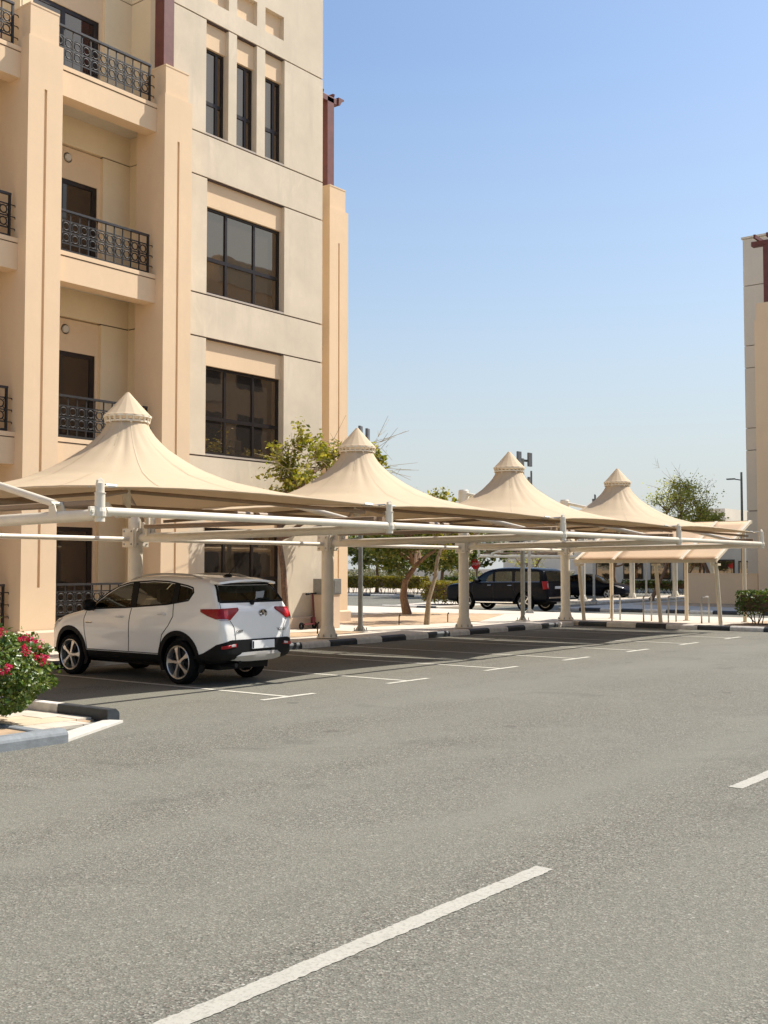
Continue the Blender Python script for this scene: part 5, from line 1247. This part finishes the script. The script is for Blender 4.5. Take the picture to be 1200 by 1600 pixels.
def hedge(name, label, x0, x1, y0, y1, z0, z1, n, size, matn, seed, stems=True, group=None, lump=.07):
    rng = np.random.default_rng(seed); t = thing(name, label, 'hedge', ((x0+x1)/2, (y0+y1)/2, PZ), 0, group); B = np.array(t.location)
    P = []; N = []
    areas = np.array([(x1-x0)*(y1-y0), (y1-y0)*(z1-z0), (y1-y0)*(z1-z0), (x1-x0)*(z1-z0), (x1-x0)*(z1-z0)]); cs = np.cumsum(areas/areas.sum())
    for _ in range(n):
        k = int(np.searchsorted(cs, rng.random())); u, v = rng.random(2); d = abs(rng.normal())*.09
        if k == 0: p, nn = (x0+(x1-x0)*u, y0+(y1-y0)*v, z1-d), (0, 0, 1)
        elif k < 3: p, nn = ((x0+d) if k == 1 else (x1-d), y0+(y1-y0)*u, z0+(z1-z0)*v), ((-1 if k == 1 else 1), 0, 0)
        else: p, nn = (x0+(x1-x0)*u, (y0+d) if k == 3 else (y1-d), z0+(z1-z0)*v), (0, (-1 if k == 3 else 1), 0)
        w = math.sin(p[0]*3.1+p[2]*4)+math.sin(p[1]*3.7+p[2]*2.3)+rng.normal()*.5
        P.append([p[i]+nn[i]*w*lump*.5 for i in range(3)]); N.append(nn)
    o = link('foliage', leaves_mesh('foliage', np.array(P)-B, size, M[matn], rng, normals=np.array(N, float)), t)
    b = MB(); c = .13; b.box(x0+c-B[0], x1-c-B[0], y0+c-B[1], y1-c-B[1], z0+.12-B[2], z1-c-B[2]); b.build('inner_mass', M['hedgestem'], t)
    if stems:
        b = MB(); L = max(x1-x0, y1-y0); m = int(L/.35)
        for k in range(m):
            f = (k+.5)/m; x, y = (x0+(x1-x0)*f, (y0+y1)/2) if x1-x0 > y1-y0 else ((x0+x1)/2, y0+(y1-y0)*f)
            for j in range(3):
                b.tube([(x-B[0]+rng.normal()*.06, y-B[1]+rng.normal()*.12, 0), (x-B[0]+rng.normal()*.12, y-B[1]+rng.normal()*.2, z0+.2-B[2])], .016, 5)
        st_(b.build('stems', M['hedgestem'], t))
    return t
hedge('hedge', 'clipped dark green hedge at the right edge behind the kerb', 33.75, 35.3, 7.5, 12.65, .42, 1.17, 9000, .085, 'leaf_hedge', 21)
hedge('hedge', 'long yellow green hedge beyond the side road', 60.0, 61.2, 43.6, 52, .50, 1.28, 6500, .16, 'leaf_yellow', 22)
hedge('hedge', 'dark green hedge section right of the yellow green one', 62.5, 63.7, 38.5, 43.4, .35, 1.25, 3600, .16, 'leaf_hedge', 23)
hedge('clipped_shrub', 'squat yellow green shrub on the island by the nose of the black SUV', 44.2, 46.2, 30.0, 32.0, .25, 1.2, 2600, .13, 'leaf_yellow', 24)
hedge('low_hedge', 'low hedge under the trees behind the bicycle hoops', 70, 71.2, 27.5, 34, .4, 1.0, 2200, .16, 'leaf_hedge', 25)

def flower_bush():
    rng = np.random.default_rng(31); c = np.array([7.33, 11.80, .63]); t = thing('flowering_bush', 'rounded green bush with crimson flowers at the left edge by the walkway', 'bush', (7.15, 11.80, .09)); B = np.array(t.location)
    P, N, Fl = [], [], []
    n = 15000
    for _ in range(n):
        v = rng.normal(size=3); v /= np.linalg.norm(v); r = 1-abs(rng.normal())*.13
        lum = 1+.07*math.sin(v[0]*7+1)*math.sin(v[1]*6)+.06*math.sin(v[2]*9+v[0]*4)
        p = np.array([v[0]*.95, v[1]*1.06, (abs(v[2])**.85*np.sign(v[2]))*.50])*r*lum
        if p[2] < -.30: k = 1-(-.30-p[2])*1.2; p[0] *= k; p[1] *= k
        P.append(p+c); N.append(v)
    # long shoots that break the outline
    for k in range(80):
        v = rng.normal(size=3); v[2] = abs(v[2])+.2; v /= np.linalg.norm(v); s = c+np.array([v[0]*.9, v[1]*1.0, v[2]*.48])
        for j in range(12): P.append(s+v*rng.uniform(0, .17)+rng.normal(size=3)*.025); N.append(v)
    link('foliage', leaves_mesh('foliage', np.array(P)-B, .058, M['leaf_bush'], rng, normals=np.array(N), aspect=.62), t)
    # flower heads, each a cluster of small petals
    hd = []      # cluster centres
    for k in range(64):
        v = np.array([rng.normal()*.8, rng.normal()*.8, .75+abs(rng.normal())*.5]); v /= np.linalg.norm(v)
        if k < 36: v = np.array([-.42+rng.normal()*.13, -.62+rng.normal()*.13, .30+rng.normal()*.22]); v /= np.linalg.norm(v)
        hd.append(c+np.array([v[0]*1.0, v[1]*1.12, v[2]*.52])+v*.03)
    fm = leaves_mesh('flower', rng.normal(size=(34, 3))*.036, .042, M['petal'], rng, aspect=.8)
    for p in hd:
        o = bpy.data.objects.new('flower', fm); COL.objects.link(o); o.parent = t; o.location = tuple(p-B); o.rotation_euler = (rng.uniform(0, 6), rng.uniform(0, 6), 0); s = rng.uniform(.5, 1.0); o.scale = (s, s, s)
    b = MB()
    for k in range(26):
        a = rng.uniform(0, 6.28); r = rng.uniform(.05, .25); b.tube([(r*math.cos(a), r*math.sin(a), -.02), (r*2.6*math.cos(a)+.1, r*2.6*math.sin(a), .5)], [.016, .008], 6)
    st_(b.build('stems', M['hedgestem'], t))
flower_bush()
rng = np.random.default_rng(41)
for k, (x, y, r, lab) in enumerate([(82, 62, 2.6, 'dry grey green desert shrub left of the round tree trunk, far away'), (86, 57, 2.9, 'dry grey green desert shrub right of the round tree trunk, far away'), (95, 76, 3.2, 'dry desert shrub close to the building corner, far away'), (92, 50, 2.6, 'dry desert shrub beyond the stop sign, far away')]):
    v = rng.normal(size=(1800, 3)); v /= np.linalg.norm(v, axis=1)[:, None]; v *= rng.uniform(.6, 1, size=(1800, 1)); v[:, 2] = abs(v[:, 2])*.62
    t = thing('desert_shrub', lab, 'shrub', (x, y, 0), 0, 'dry shrubs beyond the road')
    link('foliage', leaves_mesh('foliage', v*r, .28, M['leaf_grey'], rng), t); b = MB()
    for j in range(6): b.tube([(0, 0, 0), (rng.normal()*r*.4, rng.normal()*r*.4, r*.4)], [.06, .02], 5)
    st_(b.build('stems', M['hedgestem'], t))
# small weeds and irrigation risers on the sand
for k, (x, y) in enumerate([(27.3, 20.6), (29.6, 20.4), (22.3, 19.5)]):
    b = MB(); b.tube([(0, 0, 0), (.02, .01, .28)], .018, 6); b.tube([(.02, .01, .27), (.06, .0, .31)], .02, 6)
    o = b.build('irrigation_riser', M['black'], None, loc=(x, y, PZ)); tag(o, ['short black irrigation riser left of the slim crooked tree', 'short black irrigation riser right of the slim crooked tree', 'short black irrigation riser behind the white car tail'][k], 'riser', 'irrigation risers')

# ------------------------------------------------------------------ far houses and walls
h = thing('house', 'low cream house with dark windows seen beneath the bicycle shelter roof', 'house', (86, 33, 0))
def hp(name, d, mat):
    b = MB(); b.box(*d); o = b.build(name, mat, h); o.matrix_parent_inverse = Matrix.Translation(Vector((86, 33, 0))).inverted(); return o
hp('wall', (82, 95, 24, 44, 0, 4.6), M['white_wall']); hp('parapet', (81.9, 95.1, 23.9, 44.1, 4.6, 5.0), M['white_wall'])
for y in (41.3, 38.9, 36.6, 33.9, 31.6):
    f = hp('window', (81.93, 82, y-.9, y+.75, 1.0, 2.5), M['bronze']); b = MB(); b.box(81.915, 81.928, y-.8, y+.65, 1.1, 2.4); o = b.build('pane', M['winglass'], f); o.matrix_parent_inverse = Matrix.Identity(4)
f = hp('door', (81.93, 82, 28.6, 30.4, 0, 2.4), M['bronze']); b = MB(); b.box(81.915, 81.928, 28.7, 29.45, .1, 2.3); b.build('pane', M['winglass'], f); b = MB(); b.box(81.915, 81.928, 29.55, 30.3, .1, 2.3); b.build('pane', M['winglass'], f)
h2 = tag(box1('annexe', (98, 106, 37.5, 39.5, 0, 7.2), M['greywall']), 'small grey rooftop block showing left of the street lamp by the right building', 'house')
box1('vent', (97.9, 98, 38.2, 38.8, 5.2, 6.4), M['lamp_grey'], h2)
w = tag(box1('boundary_wall', (100, 100.3, 42, 130, 0, 1.75), M['white_wall']), 'long pale boundary wall far behind the yellow green hedge', 'wall')
for k in range(12): box1('pier', (99.9, 100.4, 48+k*6.5, 48.6+k*6.5, 0, 1.95), M['white_wall'], w)
h3 = thing('house', 'distant flat roofed cream house beyond the third canopy, roof just visible', 'house', (130, 70, 0))
for nm, d in (('wall', (126, 140, 62, 78, 0, 7.2)), ('parapet', (128, 136, 66, 72, 7.2, 9.2))):
    b = MB(); b.box(*d); o = b.build(nm, M['white_wall'], h3); o.matrix_parent_inverse = Matrix.Translation(Vector((130, 70, 0))).inverted()
for k in range(5):
    b = MB(); b.box(125.94, 126, 63.5+k*3, 65+k*3, 3.8, 5.4); o = b.build('window', M['bronze'], h3); o.matrix_parent_inverse = Matrix.Translation(Vector((130, 70, 0))).inverted()
